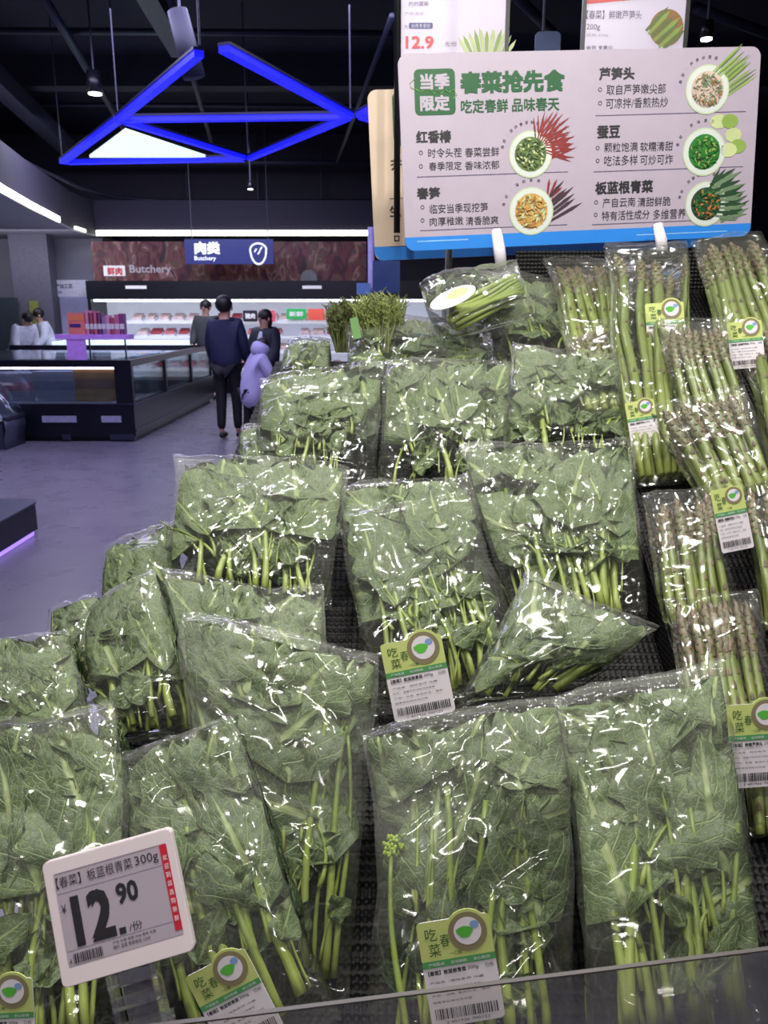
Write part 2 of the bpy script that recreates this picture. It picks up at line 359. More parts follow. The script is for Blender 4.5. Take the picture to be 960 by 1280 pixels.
def leaf_geo(pk, bx, by, ang, L, Wd, n0, seed, stem_from=None, sr=.0028, curl=1.0, fold=0.0):
    """one leaf: ruffled blade + its pale stalk; local pack coordinates in metres"""
    rs = np.random.RandomState(seed); nu, nv = 9, 11
    u, v = np.meshgrid(np.linspace(-1, 1, nu), np.linspace(0, 1, nv)); p1, p2, p3 = rs.rand(3) * 6.28
    wv = np.sin(np.pi * np.clip(v, 0, 1) ** .62) ** .75 * (1 - .15 * v)
    wv = wv * (1 + .10 * np.sin(v * 15 + p1) + .06 * np.sin(v * 31 + p2)) + .02
    X = u * wv * Wd / 2; Y = v * L * (1 + .05 * np.sin(u * 5 + p3)); X = X + .16 * L * np.sin(p1) * v * v
    Z = curl * 1.5 * ((.010 * np.sin(v * 9 + p2) + .004 * np.sin(v * 21 + p1)) * u * u + (rs.rand() - .5) * .03 * v * v + .010 * np.abs(u) * np.cos(p3) + .004 * np.sin(u * 7 + v * 8 + p1))
    if fold: X = np.where(X * fold > 0, X * (1 - .75), X); Z = Z + np.where(u * fold > 0, np.abs(u) * .012, 0)
    c, s_ = math.cos(ang), math.sin(ang)
    x = bx + X * c + Y * s_; y = by - X * s_ + Y * c
    x = np.clip(x, -pk.W * .475, pk.W * .475); y = np.clip(y, .012, pk.H * .962)
    n = pk.clampn(x, y, n0 + Z + (1 - np.abs(u)) * -.0008, .0012 + .0004 * rs.rand())
    mb = MB(); V = pk.M(x, y, n).reshape(-1, 3)
    Fs = [(j * nu + i, j * nu + i + 1, (j + 1) * nu + i + 1, (j + 1) * nu + i) for j in range(nv - 1) for i in range(nu - 1)]
    mb.add([Vector(q) for q in V], Fs, 0, [((a + 1) / 2, b) for a, b in zip(u.ravel(), v.ravel())])
    if stem_from is not None:
        sx, sy, sn = stem_from; k = 7; t = np.linspace(0, 1, k)
        ex, ey = bx + .35 * L * s_, by + .35 * L * c
        mx = sx * .5 + bx * .5 + (rs.rand() - .5) * .02
        x = (1 - t) ** 2 * sx + 2 * t * (1 - t) * mx + t * t * ex; y = (1 - t) ** 2 * sy + 2 * t * (1 - t) * ((sy + by) / 2 + .02) + t * t * ey
        nn = pk.clampn(x, y, sn * (1 - t) + (n0 + .001) * t, .002)
        mb.tube([Vector(q) for q in pk.M(x, y, nn)], list(np.linspace(sr, sr * .45, k)), 6, 1)
    return mb

def stem_geo(pk, x0, x1, y0, y1, n0, r, seed, bud=False):
    rs = np.random.RandomState(seed); k = 8; t = np.linspace(0, 1, k)
    x = x0 + (x1 - x0) * t ** 1.3 + .006 * np.sin(t * 4 + rs.rand() * 6); y = y0 + (y1 - y0) * t
    n = pk.clampn(x, y, n0 + .004 * np.sin(t * 3 + rs.rand() * 6), r + .001)
    mb = MB(); mb.tube([Vector(q) for q in pk.M(x, y, n)], list(r * np.linspace(1.15, .65, k)), 8, 0)
    if bud:
        for j in range(60):
            a = rs.rand() * 6.28; rr = rs.rand() ** .5 * .013; yy = y1 + .024 * rs.rand()
            xx = x1 + rr * math.cos(a); q = pk.M(xx, yy, pk.clampn(xx, yy, n[-1] + rr * math.sin(a) * .5, .002))
            mb.ball(q, (.0024, .0024, .0032), 1, 5, 4)
    return mb

def card(parent, quad_px, d, circle=True, weight='300g', variant=0, title='【春菜】板蓝根青菜'):
    """printed hang label: TL, TR, BL corners in the photograph at distance d"""
    TL, TR, BL = [P(x, y, d) for x, y in quad_px]; fr = Frame(TL, TR, BL); w_, h = fr.w, fr.h
    o = rrect(w_, h, w_ * .07)
    mb = MB(); plate(mb, fr, o, -.0008, 0); cx, cy, r = w_ * .68, h * .86, w_ * .27
    plate(mb, fr, circ(cx, cy, r * 1.12, 24), -.0007, .0002, 1)
    flat(mb, fr, [(x, y) for x, y in rrect(w_, h * .40, w_ * .05, y0=h * .60)], .0003, 1)
    flat(mb, fr, [(0, h * .565), (w_, h * .565), (w_, h * .63), (0, h * .63)], .0005, 2)
    c = mb.build('label_card', [M_CARD, M_LIME, M_GREEN], parent)
    b = MB(); flat(b, fr, circ(cx, cy, r * .98, 28), .0008, 0); flat(b, fr, circ(cx, cy + r * .03, r * .70, 24), .0010, 1)
    rs = random.Random(variant)
    flat(b, fr, [(cx + r * (-.15 + .42 * math.cos(a) * (1 + .2 * math.sin(3 * a))), cy + r * (.0 + .30 * math.sin(a))) for a in [i * .5236 for i in range(12)]], .0012, 2)
    flat(b, fr, [(cx + r * (.38 + .24 * math.cos(a)), cy + r * (.32 + .20 * math.sin(a))) for a in [i * .7854 for i in range(8)]], .0013, 3)
    b.build('bowl_picture', [M_TAUPE, M_CARD, M_LEAFG, M_SKY], c)
    t = MB()
    write(t, fr, '吃', w_ * .10, h * .82, w_ * .26, h * .94, .0009, .0, 0); write(t, fr, '菜', w_ * .12, h * .67, w_ * .28, h * .79, .0009, .0, 0)
    write(t, fr, '春', w_ * .29, h * .75, w_ * .42, h * .87, .0009, .0, 0); write(t, fr, '一口鲜', w_ * .40, h * .66, w_ * .56, h * .70, .0009, 0, 0)
    for k, q in enumerate(('产地直采', '当日新鲜', '安心检测')): write(t, fr, q, w_ * (.08 + .31 * k), h * .582, w_ * (.30 + .31 * k), h * .613, .0010, 0, 2)
    write(t, fr, title, w_ * .06, h * .495, w_ * .58, h * .54, .0009, .03, 1); write(t, fr, weight, w_ * .60, h * .495, w_ * .75, h * .54, .0009, 0, 1)
    write(t, fr, '已检', w_ * .84, h * .50, w_ * .96, h * .54, .0009, 0, 1)
    for k, (q, a, b_) in enumerate((('产品名 · 保存条件 冷藏', .06, .80), ('贮存：请置于阴凉处尽快食用', .06, .74), ('产地：云南  食用方法：清炒', .06, .86), ('销售单位地址见包装', .06, .60))):
        write(t, fr, q, w_ * a, h * (.415 - .062 * k), w_ * b_, h * (.437 - .062 * k), .0009, -.004, 1)
    x = .07
    while x < .92:
        bw = rs.choice((.006, .010, .016, .02)); flat(t, fr, [(w_ * x, h * .075), (w_ * (x + bw), h * .075), (w_ * (x + bw), h * .175), (w_ * x, h * .175)], .0009, 1); x += bw + rs.choice((.007, .011, .016))
    write(t, fr, '2 401936 700122', w_ * .2, h * .03, w_ * .8, h * .055, .0009, 0, 1)
    t.build('lettering', [M_DKGREEN, M_INK, M_CARD], c)
    return c
M_CARD = mat('label_paper', srgb(214, 206, 212), .45, var=.03); M_LIME = mat('label_lime', srgb(184, 194, 116), .45, var=.06)
M_GREEN = mat('label_green', srgb(76, 142, 84), .45, var=.05); M_DKGREEN = mat('label_dark_green', srgb(40, 82, 44), .5, var=.05)
M_INK = mat('black_ink', srgb(34, 32, 36), .5, var=.05); M_TAUPE = mat('bowl_brown', srgb(128, 118, 88), .4, var=.12)
M_LEAFG = mat('picture_green', srgb(84, 170, 62), .5, var=.15); M_SKY = mat('picture_blue', srgb(120, 150, 190), .5, var=.1)

GG = 'bags of leafy greens on the display'
def greens(label, quad, dT, dB, seed, th=.031, front=13, small=5, stems=8, buds=1, low=.0, fs=1.0, film=None, clamp=True, bend=.02, haze=None, group=GG, vis=1.0, leafmat=None, stem_x=None, side=0):
    pk = Pack(quad, dT, dB, th, seed, clamp=clamp, bend=bend); rs = pk.rs
    root = thing('bagged_greens', label, 'bagged greens', pk.base, group); W, H = pk.W, pk.H
    LM = leafmat or LEAF
    inner = MB()        # the crowded leaves at the back of the bag, painted darker for shade, too many to tell apart
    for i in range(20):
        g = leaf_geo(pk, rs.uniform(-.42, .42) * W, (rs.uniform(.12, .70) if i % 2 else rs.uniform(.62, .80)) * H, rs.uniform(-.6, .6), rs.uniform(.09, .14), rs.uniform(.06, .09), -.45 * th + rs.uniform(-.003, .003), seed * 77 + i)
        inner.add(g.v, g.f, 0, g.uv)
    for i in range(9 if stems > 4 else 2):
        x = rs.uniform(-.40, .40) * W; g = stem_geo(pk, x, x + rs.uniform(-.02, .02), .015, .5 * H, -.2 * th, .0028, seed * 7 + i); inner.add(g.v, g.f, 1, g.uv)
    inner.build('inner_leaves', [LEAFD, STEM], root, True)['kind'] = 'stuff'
    cx = side * W
    for i in range(stems):
        x0 = cx * .3 + (-.40 + .80 * (i + rs.random() * .7) / max(1, stems - .3)) * W * .88; x1 = x0 * rs.uniform(.7, 1.15) + rs.uniform(-.02, .02)
        top = rs.uniform(.45, .75) * H; b = i < buds
        if b: x1 = x0 + rs.uniform(-.02, .02); top = .56 * H
        stem_geo(pk, x0, x1, .012 + rs.uniform(0, .015), top, rs.uniform(.1, .6) * th, rs.uniform(.0034, .0062), seed * 31 + i, b).build('stem', [STEM, BUD], root, True)
    # big leaves of the upper part, back to front
    for i in range(front):
        f = i / max(1, front - 1); gx = ((i * 0.618) % 1 - .5) * .78 * W
        L = rs.uniform(.11, .175) * fs; by = (rs.uniform(.84, .98) * H if i % 2 else rs.uniform(.60, .92) * H) - L - low * H; by = max(by, .33 * H); L = min(L, .99 * H - by); ang = rs.uniform(-.5, .5) - gx / W * .5
        if rs.random() < .2: ang += rs.choice((-1, 1)) * 1.1
        leaf_geo(pk, gx, by, ang, L, L * rs.uniform(.68, .95), (-.15 + .85 * f) * th, seed * 101 + i, (gx * .75 + rs.uniform(-.01, .01), by - rs.uniform(.08, .16) if by > .2 and stems > 4 else max(.02, by - .03), .4 * th), rs.uniform(.0024, .0036), 1.0, rs.choice((0, 0, 0, 1, -1))).build('leaf', [LM, STEM], root, True)
    for i in range(6):      # broad leaves along the top seam
        gx = ((i + .5) / 6 - .5) * .90 * W; L = rs.uniform(.08, .12) * min(1, fs)
        leaf_geo(pk, gx, H * .985 - L * rs.uniform(.8, 1.0), rs.uniform(-.7, .7), L, L * rs.uniform(.9, 1.15), rs.uniform(.1, .6) * th, seed * 307 + i, None, .002, 1.2).build('leaf', [LM, STEM], root, True)
    # small leaves among the stalks
    for i in range(small):
        gx = rs.uniform(-.38, .38) * W; by = rs.uniform(.10, .42) * H; L = rs.uniform(.035, .065)
        leaf_geo(pk, gx, by, rs.uniform(-1.1, 1.1), L, L * .72, rs.uniform(.3, .8) * th, seed * 211 + i, (gx + rs.uniform(-.01, .01), max(.012, by - .05), .4 * th), .0018, .7).build('leaf', [LM, STEM], root, True)
    pk.film(root, film or FILM)
    return root, pk

_sc = {}
def spear_mesh_local(k, L, R0=.0075):
    """asparagus spear along +Y, unit-safe: returns verts, faces, material, uv (local metres)"""
    rs = np.random.RandomState(900 + k); mb = MB(); r = R0 * (.90 + .28 * rs.rand()); T0 = max(.55, 1 - .085 / L); n = 15
    t = np.concatenate([np.linspace(0, T0, 7), np.linspace(T0, 1, 9)[1:]]); q_ = np.clip((t - T0) / (1 - T0), 0, 1)
    rad = r * np.where(t < T0, 1.06 - .12 * t / T0, .94 + .22 * np.sin(q_ * 3.14) - .78 * q_ ** 2.6)
    bend = .006 * math.sin(k * 1.7)
    mb.tube([(bend * math.sin(a * 2.6), a * L, 0) for a in t], list(np.maximum(rad, .0012)), 8, 0, ref=(0, 0, 1))
    def scale(y, a, ln, wd, lift):
        i = y / L; rr = np.interp(i, t, rad); ca, sa = math.cos(a), math.sin(a); cx = bend * math.sin(i * 2.6)
        rt = np.interp(min(1, (y + ln) / L), t, rad) + lift
        q = lambda an, rad_, yy: (cx + rad_ * math.cos(an), yy, rad_ * math.sin(an))
        da = wd / rr
        mb.add([q(a - da, rr * 1.02, y), q(a, rr * 1.22, y), q(a + da, rr * 1.02, y), q(a + da * .7, rr * 1.12, y + ln * .5), q(a, rr * 1.3, y + ln * .5), q(a - da * .7, rr * 1.12, y + ln * .5), q(a, rt, y + ln)],
               [(0, 1, 4, 5), (1, 2, 3, 4), (5, 4, 6), (4, 3, 6)], 1)
    for j in range(5): scale(L * (.16 + .11 * j + .02 * rs.rand()), rs.rand() * 6.28 if j % 2 else 1.0 + rs.rand(), .013, .0036, .0006)
    for j in range(44): scale(L * (T0 - .04 + (1.0 - T0) * 1.02 * (j / 44)), j * 2.4, .012, .0036, .0016)
    return mb
GA = 'bags of asparagus on the display'
def asparagus(label, quad, dT, dB, seed, n=8, th=.022, lean=0.0, top=.95, tilt=0.0, low=.02, film=None, clamp=True, second=True):
    pk = Pack(quad, dT, dB, th, seed, asp=True, clamp=clamp, bend=.008); rs = pk.rs
    root = thing('bagged_asparagus', label, 'bagged asparagus', pk.base, GA); W, H = pk.W, pk.H
    for layer in ((0, 1) if second else (1,)):
        m = n if layer else n - 2
        for i in range(m):
            f = (i + .5) / m - .5; x0 = f * W * .80 + rs.uniform(-.003, .003); L = (top - low) * H * (rs.uniform(.93, 1.0) if layer else rs.uniform(.88, .96))
            k = rs.randrange(12); key = (k, round(L, 2), round(W * .40 / n, 4))
            if key not in _sc: _sc[key] = spear_mesh_local(k, L, W * .40 / n * 1.05)
            g = _sc[key]; V = np.array(g.v); a = tilt + rs.uniform(-.03, .03) + lean * f
            wob = .003 * np.sin(V[:, 1] * 18 + rs.random() * 6)
            x = x0 + V[:, 0] * math.cos(a) + V[:, 1] * math.sin(a) + wob; y = low * H + V[:, 1] * math.cos(a) - V[:, 0] * math.sin(a)
            z0 = (.008 if layer else -.007) + rs.uniform(-.002, .002)
            x = np.clip(x, -W * .47, W * .47); nn = z0 + V[:, 2]
            link_mesh('spear', pk.M(x, y, nn), g.f, [ASP, BRACT], root, True, g.m, g.uv)
    pk.film(root, film or FILM2, crin=.8)
    return root, pk
# ------------------------------------------------------------------ the sloping vegetable display
FIXT = mat('dark_fixture', srgb(38, 36, 40), .5, var=.1)
def mesh_mat():
    k = N('perforated_black_mat'); tc = k.n('TexCoord'); 
    v = k.n('TexVoronoi', i_Vector=tc.outputs['Object'], i_Scale=110.0, i_Randomness=.1)
    g = k.ramp(v.outputs['Distance'], [(.2, 0), (.6, 1)])
    n = k.n('TexNoise', i_Vector=tc.outputs['Object'], i_Scale=30.0)
    c = k.mix(g, srgb(3, 3, 4), srgb(14, 11, 13))
    b = k.n('BsdfPrincipled', i_Base_Color=c, i_Roughness=.55, i_Normal=k.n('Bump', i_Height=g, i_Strength=.6, i_Distance=.004).outputs[0]); b.inputs['Specular IOR Level'].default_value = .22
    return k.out(b.outputs[0])
MAT = mesh_mat()
rt = thing('display_stand', 'black sloping display stand under the bagged vegetables', 'display stand', (.25, 1.2, 0))
XD = .435
def slab(x0, x1, f, y0, y1, t, x0b=None):
    x0b = x0 if x0b is None else x0b; mb = MB(); ny = 30
    top = [(x0, y0, f(y0)), (x1, y0, f(y0)), (x1, y1, f(y1)), (x0b, y1, f(y1))]
    mb.prism(top, (0, 0, -t)); return mb
slab(-.48, XD - .002, planeL, .60, 1.88, .03, -.25).build('perforated_mat', MAT, rt)
slab(XD + .002, 1.25, planeR, .60, 2.02, .03).build('perforated_mat', MAT, rt)
mb = MB()
A = [(-.44, .62), (1.25, .62), (1.25, 1.86), (-.24, 1.86)]
zt = lambda y: .30 + .58 * y - .035
mb.add([(x, y, .0) for x, y in A] + [(x, y, zt(y)) for x, y in A], [(3, 2, 1, 0), (4, 5, 6, 7), (0, 1, 5, 4), (1, 2, 6, 5), (2, 3, 7, 6), (3, 0, 4, 7)])
mb.build('cabinet_body', FIXT, rt)
# perforated board standing behind the packs
q = [P(636, 318, 2.06), P(1000, 300, 2.06)]
mb = MB(); zb = planeR(2.03); mb.box((q[0].x, 2.035, 1.28), (1.25, 2.05, q[0].z)); mb.build('perforated_board', MAT, rt)
# divider strip between greens and asparagus
mb = MB(); mb.prism([(XD, .62, planeL(.62) - .01), (XD, 1.88, planeL(1.88) - .01), (XD, 1.88, planeR(1.88) + .012), (XD, .62, planeR(.62) + .012)], (.004, 0, 0)); mb.build('divider', MAT, rt)

# ------------------------------------------------------------------ bags of greens
greens('front bag of greens in the middle with a lime label card', ((455, 915), (704, 868), (722, 1330), (478, 1330)), 1.02, .83, 11, front=12, small=9, stems=9, buds=1, fs=1.0)
greens('front bag of greens beside the asparagus, long stalks, no label card', ((694, 868), (908, 826), (968, 1300), (744, 1335)), 1.04, .83, 12, front=11, small=7, stems=10, buds=0, fs=1.05)
greens('tall bag with yellow flower buds above the bag behind the price tag', ((218, 772), (468, 812), (436, 1250), (262, 1190)), 1.10, .92, 13, front=12, small=6, stems=8, buds=3, fs=1.1, side=.25)
greens('slanting front bag right behind the white price tag', ((142, 950), (292, 892), (432, 1262), (230, 1330)), .99, .83, 14, front=11, small=8, stems=7, buds=0)
greens('front bag of greens at the left edge of the photo', ((-60, 925), (152, 884), (152, 1320), (-50, 1320)), 1.0, .82, 15, front=11, small=5, stems=8, buds=0)
greens('rounded shiny bag above the front bag at the left edge', ((-35, 812), (100, 792), (114, 960), (-30, 975)), 1.10, 1.0, 16, front=9, small=3, stems=5, buds=0, fs=.8)
greens('bag of greens squeezed behind the rounded shiny bag', ((112, 768), (205, 716), (245, 920), (116, 930)), 1.17, 1.04, 17, front=9, small=4, stems=5, buds=0, fs=.8)
greens('bag with glaring white creases behind the yellow flower buds', ((196, 722), (406, 742), (405, 930), (196, 930)), 1.22, 1.08, 18, front=10, small=3, stems=6, buds=1)
greens('bag with a loose clear film corner, third tier, beside the aisle', ((212, 566), (428, 588), (414, 765), (214, 740)), 1.42, 1.25, 19, front=12, small=6, stems=7, buds=0, fs=1.1)
greens('third tier bag with a lime label card on its stalks', ((424, 602), (592, 598), (648, 850), (462, 900)), 1.40, 1.20, 20, front=12, small=7, stems=8, buds=0)
greens('third tier bag next to the asparagus, flower buds at its top edge', ((578, 566), (794, 548), (804, 775), (640, 780)), 1.44, 1.26, 21, front=12, small=6, stems=9, buds=1, fs=1.1)
greens('folded triangular bag lying above the two front bags', ((655, 722), (832, 786), (712, 866), (566, 888)), (1.16, 1.12), (1.06, 1.08), 22, th=.03, front=8, small=2, stems=3, buds=0, fs=1.2, side=.1)
greens('square bag of greens at the aisle end of the second tier', ((323, 478), (482, 456), (474, 612), (325, 588)), 1.66, 1.50, 23, front=11, small=14, stems=1, buds=0)
greens('middle bag of greens in the second tier', ((482, 460), (642, 456), (634, 612), (480, 612)), 1.66, 1.50, 24, front=11, small=14, stems=1, buds=0)
greens('second tier bag of greens touching the asparagus', ((636, 432), (806, 460), (802, 570), (634, 580)), 1.68, 1.52, 25, front=11, small=14, stems=1, buds=0)
greens('small upright bag with a rounded top beside the walking people', ((358, 424), (412, 420), (420, 500), (352, 500)), 1.86, 1.74, 26, front=8, small=0, stems=0, buds=0, fs=.7)
greens('flat bag of greens on top of the second tier, middle', ((435, 404), (618, 408), (620, 490), (430, 490)), 1.90, 1.74, 27, front=11, small=0, stems=0, buds=0, fs=.8)
greens('crumpled bag between the garlic shoots and the asparagus', ((596, 340), (706, 362), (722, 470), (612, 470)), 1.96, 1.76, 28, front=10, small=0, stems=0, buds=0, fs=.8)
greens('dark narrow bag on the aisle edge with a yellow flower', ((126, 684), (215, 648), (226, 790), (118, 790)), 1.42, 1.30, 29, front=9, small=2, stems=4, buds=0, fs=.7)
greens('pointed bag on the aisle edge catching purple light', ((58, 760), (124, 738), (134, 880), (64, 880)), 1.26, 1.16, 30, front=8, small=2, stems=3, buds=0, fs=.7)
greens('half hidden bag at the aisle edge below the second tier', ((304, 536), (360, 540), (362, 640), (300, 640)), 1.62, 1.54, 31, front=7, small=0, stems=0, buds=0, fs=.7)

# ------------------------------------------------------------------ bags of asparagus
asparagus('pale bag of asparagus just left of the tall back bag', ((676, 330), (762, 326), (790, 440), (708, 440)), 1.94, 1.82, 41, n=7, lean=.1)
asparagus('short bag of asparagus tips peeping below the pale bag', ((704, 408), (786, 400), (806, 520), (728, 520)), 1.80, 1.72, 42, n=7)
asparagus('tall back bag of asparagus with a label card', ((755, 308), (856, 303), (872, 600), (786, 610)), 1.90, 1.56, 43, n=7, lean=.15)
asparagus('back bag of asparagus under the sign corner', ((862, 303), (950, 294), (1010, 430), (896, 440)), 1.88, 1.78, 44, n=7)
asparagus('bag of asparagus in front of the tall back bag', ((824, 398), (912, 392), (940, 560), (850, 560)), 1.63, 1.49, 45, n=7)
asparagus('bag of asparagus at the right edge, third from the top', ((918, 402), (1010, 398), (1040, 600), (960, 600)), 1.70, 1.50, 46, n=6)
asparagus('big tilted bag of thick asparagus', ((814, 506), (928, 474), (976, 612), (878, 645)), 1.47, 1.36, 47, n=7)
asparagus('bag of asparagus left of the one with the half hidden card', ((800, 618), (900, 610), (925, 770), (836, 790)), 1.36, 1.24, 48, n=7)
asparagus('bag of asparagus at the right edge beside a lime card', ((922, 606), (1010, 600), (1030, 790), (948, 790)), 1.36, 1.22, 49, n=6)
asparagus('bag of brown tipped asparagus behind the front greens', ((834, 752), (950, 744), (975, 905), (866, 925)), 1.22, 1.12, 50, n=8)
asparagus('lowest bag of asparagus, lower stalks beside the front greens', ((912, 880), (1010, 872), (1030, 1045), (938, 1050)), 1.10, 1.0, 51, n=6)
# ------------------------------------------------------------------ label cards hanging on the packs
def named(label): return [o for o in COL.objects if o.get('label', '').startswith(label)][0]
card(named('front bag of greens in the middle'), ((521, 1155), (612, 1140), (541, 1286)), .795, variant=1)
card(named('third tier bag with a lime'), ((476, 806), (552, 791), (494, 904)), 1.115, variant=2)
card(named('slanting front bag'), ((227, 1224), (301, 1186), (282, 1322)), .785, variant=3)
card(named('front bag of greens at the left edge'), ((-42, 1226), (38, 1222), (-34, 1340)), .79, variant=4)
card(named('lowest bag of asparagus'), ((908, 882), (980, 877), (915, 986)), .99, variant=5, weight='200g', title='【春菜】鲜嫩芦笋头')
card(named('tall back bag of asparagus'), ((803, 380), (851, 377), (810, 442)), 1.70, variant=6, weight='200g', title='【春菜】鲜嫩芦笋头')
card(named('bag of asparagus at the right edge, third'), ((905, 404), (948, 400), (914, 462)), 1.62, variant=7, weight='200g', title='【春菜】鲜嫩芦笋头')
card(named('bag of asparagus at the right edge beside'), ((886, 614), (926, 606), (903, 692)), 1.26, variant=8, weight='200g', title='【春菜】鲜嫩芦笋头')
card(named('tall back bag of asparagus'), ((781, 504), (817, 498), (790, 560)), 1.50, variant=9, weight='200g', title='【春菜】鲜嫩芦笋头')

# ------------------------------------------------------------------ bag of garlic shoots with the white oval sticker
pk = Pack(((520, 358), (640, 324), (676, 392), (556, 424)), (1.84, 1.86), (1.74, 1.76), .034, 61, clamp=False)
rt = thing('bagged_garlic_shoots', 'bag of cut pale green shoots with a white oval sticker', 'bagged shoots', pk.base)
rs = random.Random(5)
for i in range(15):
    y = (.06 + .055 * (i % 7)) * pk.H + .01; x0 = rs.uniform(-.40, -.28) * pk.W + (i % 7) * .004; n = (.1 + .75 * (i // 7) / 2) * pk.th
    mb = MB(); r = rs.uniform(.0055, .0085); xs = np.linspace(x0, .46 * pk.W, 8)
    ys = np.clip(y + (xs - x0) * .28 + .004 * np.sin(xs * 30 + i), .01, pk.H * .93)
    mb.tube([Vector(q) for q in pk.M(xs, ys, pk.clampn(xs, ys, n + 0 * xs, r * .5))], list(np.linspace(r, r * .7, 8)), 8, 0); mb.build('shoot', STEM, rt, True)
for i in range(12):
    g = leaf_geo(pk, rs.uniform(-.42, .2) * pk.W, rs.uniform(.45, .72) * pk.H, rs.uniform(-1.6, 1.4), rs.uniform(.07, .11), rs.uniform(.016, .03), rs.uniform(0, .9) * pk.th, 6100 + i, None); g.build('leaf', LEAFD if i % 3 else LEAF, rt, True)
pk.film(rt, FILM)
c = P(566, 372, 1.715); X = (P(586, 360, 1.71) - P(545, 378, 1.72)).normalized(); Nn = Vector(pk.n); Y = Nn.cross(X)
o = [c + X * .052 * math.cos(a) + Y * .026 * math.sin(a) for a in [i * math.pi / 14 for i in range(28)]]
mb = MB(); mb.prism(o, Nn * .001); o2 = [c + Nn * .0013 + X * (.012 + .024 * math.cos(a)) + Y * (.006 + .013 * math.sin(a)) for a in [i * math.pi / 10 for i in range(20)]]; mb.add(o2, [tuple(range(20))], 1)
mb.build('sticker', [mat('sticker_paper', srgb(180, 178, 172), .5), M_LIME], rt)['label'] = 'white oval sticker with a pale lime patch'

# ------------------------------------------------------------------ bunches of fine herbs behind the greens
def herbs(label, x0, x1, yt, yb, d, seed, mat_):
    a, b_, t = P(x0, yb, d), P(x1, yb, d), P((x0 + x1) / 2, yt, d); rs = random.Random(seed); H = (t - (a + b_) / 2).length
    c = (a + b_) / 2; W = (b_ - a).length; rt = thing('herb_bunch', label, 'herbs', c, 'bunches of fine herbs behind the greens'); mb = MB()
    for i in range(230):
        x = rs.uniform(-.5, .5); yy = rs.uniform(-.03, .05); p = c + Vector((x * W * .55, yy, 0)); h = H * rs.uniform(.7, 1.0) * (1 - .5 * abs(x) ** 2)
        e = p + Vector((x * W * .5 + rs.uniform(-.012, .012), yy * .6, h)); m = (p + e) / 2 + Vector((rs.uniform(-.008, .008), 0, 0)); mb.tube([p, m, e], [.0022, .0018, .0009], 4, 0, False)
        for k in range(7):
            q = m.lerp(e, rs.random()); v = Vector((rs.uniform(-1, 1), rs.uniform(-1, .2), rs.uniform(.1, 1))) * .016; mb.tube([q, q + v], [.0016, .0005], 3, 0, False)
    mb.build('fronds', mat_, rt, True)['kind'] = 'stuff'; return rt, c
HB = mat('herb_green', srgb(128, 138, 78), .6, var=.35, scale=60); HB2 = mat('herb_dark', srgb(96, 102, 60), .6, var=.4, scale=60)
herbs('dark feathery herb bunch behind the small upright bag', 412, 452, 376, 440, 1.93, 3, HB2)
rt, c = herbs('bright feathery herb bunch with a green paper tag', 444, 502, 368, 440, 1.88, 4, HB)
fr = Frame(P(448, 396, 1.80), P(458, 394, 1.80), P(442, 424, 1.80)); mb = MB(); plate(mb, fr, rrect(fr.w * 1.0, fr.h, .003), 0, .001); mb.build('paper_tag', mat('tag_green', srgb(78, 124, 58), .5), rt)

# ------------------------------------------------------------------ electronic price tag on its clear clip
TL, TR, BR, BL = P(57, 1078, .70), P(218, 1032, .71), P(247, 1188, .69), P(78, 1237, .68)
fr = Frame(TL, TR, BL, BR); w_, h = fr.w, fr.h
rt = thing('price_tag', 'white electronic price tag reading 12.90 on a clear clip', 'price tag', fr.p(w_ * .5, 0))
M_TAG = mat('tag_shell', srgb(204, 190, 194), .4, var=.02); M_SCR = mat('tag_screen', srgb(158, 146, 158), .35, var=.02); M_RED = mat('strip_red', srgb(176, 34, 54), .4, var=.04)
mb = MB(); plate(mb, fr, rrect(w_, h, w_ * .045), -.010, -.0012); plate(mb, fr, rrect(w_ * .985, h * .985, w_ * .04, x0=w_ * .0075, y0=h * .0075), -.0014, 0); mb.build('shell', M_TAG, rt)
q = lambda a, b: (w_ * a, h * (1 - b))
mb = MB(); flat(mb, fr, rrect(w_ * .87, h * .74, .001, 3, w_ * .075, h * .15), .0003, 0)
flat(mb, fr, [q(.89, .81), q(.945, .81), q(.945, .115), q(.89, .115)], .0006, 1)
for yy in (.115, .275, .73): flat(mb, fr, [q(.085, yy + .004), q(.885, yy + .004), q(.885, yy), q(.085, yy)], .0005, 2)
sc_ = mb.build('screen', [M_SCR, M_RED, mat('line_grey', srgb(120, 108, 122), .5)], rt)
t = MB(); wr = lambda s, a0, b1, a1, b0, **k: write(t, fr, s, w_ * a0, h * (1 - b1), w_ * a1, h * (1 - b0), .0008, **k)
wr('【春菜】板蓝根青菜', .085, .235, .67, .145, bold=.01); wr('300g', .69, .245, .87, .15, bold=0)
wr('¥', .095, .435, .13, .365, bold=0); wr('12', .165, .715, .465, .315, bold=.045); flat(t, fr, [q(.485, .715), q(.535, .715), q(.535, .665), q(.485, .665)], .0008)
wr('90', .51, .485, .675, .32, bold=.035); wr('/份', .56, .715, .66, .645, bold=0)
wr('产地 云南 规格 300g 等级 合格', .42, .775, .75, .75, bold=0); wr('物价 监督 举报电话 12345', .42, .815, .70, .785, bold=0)
rs = random.Random(3); x = .12
wr('A', .088, .83, .108, .79, bold=0)
while x < .34: bw = rs.choice((.004, .008, .011)); flat(t, fr, [q(x, .835), q(x + bw, .835), q(x + bw, .76), q(x, .76)], .0008); x += bw + .006
for k, ch in enumerate('欢迎到店选购新鲜'): write(t, fr, ch, w_ * .902, h * (1 - .245 - .07 * k), w_ * .935, h * (1 - .20 - .07 * k), .0010, .0, 1)
t.build('lettering', [M_INK, M_CARD], sc_)
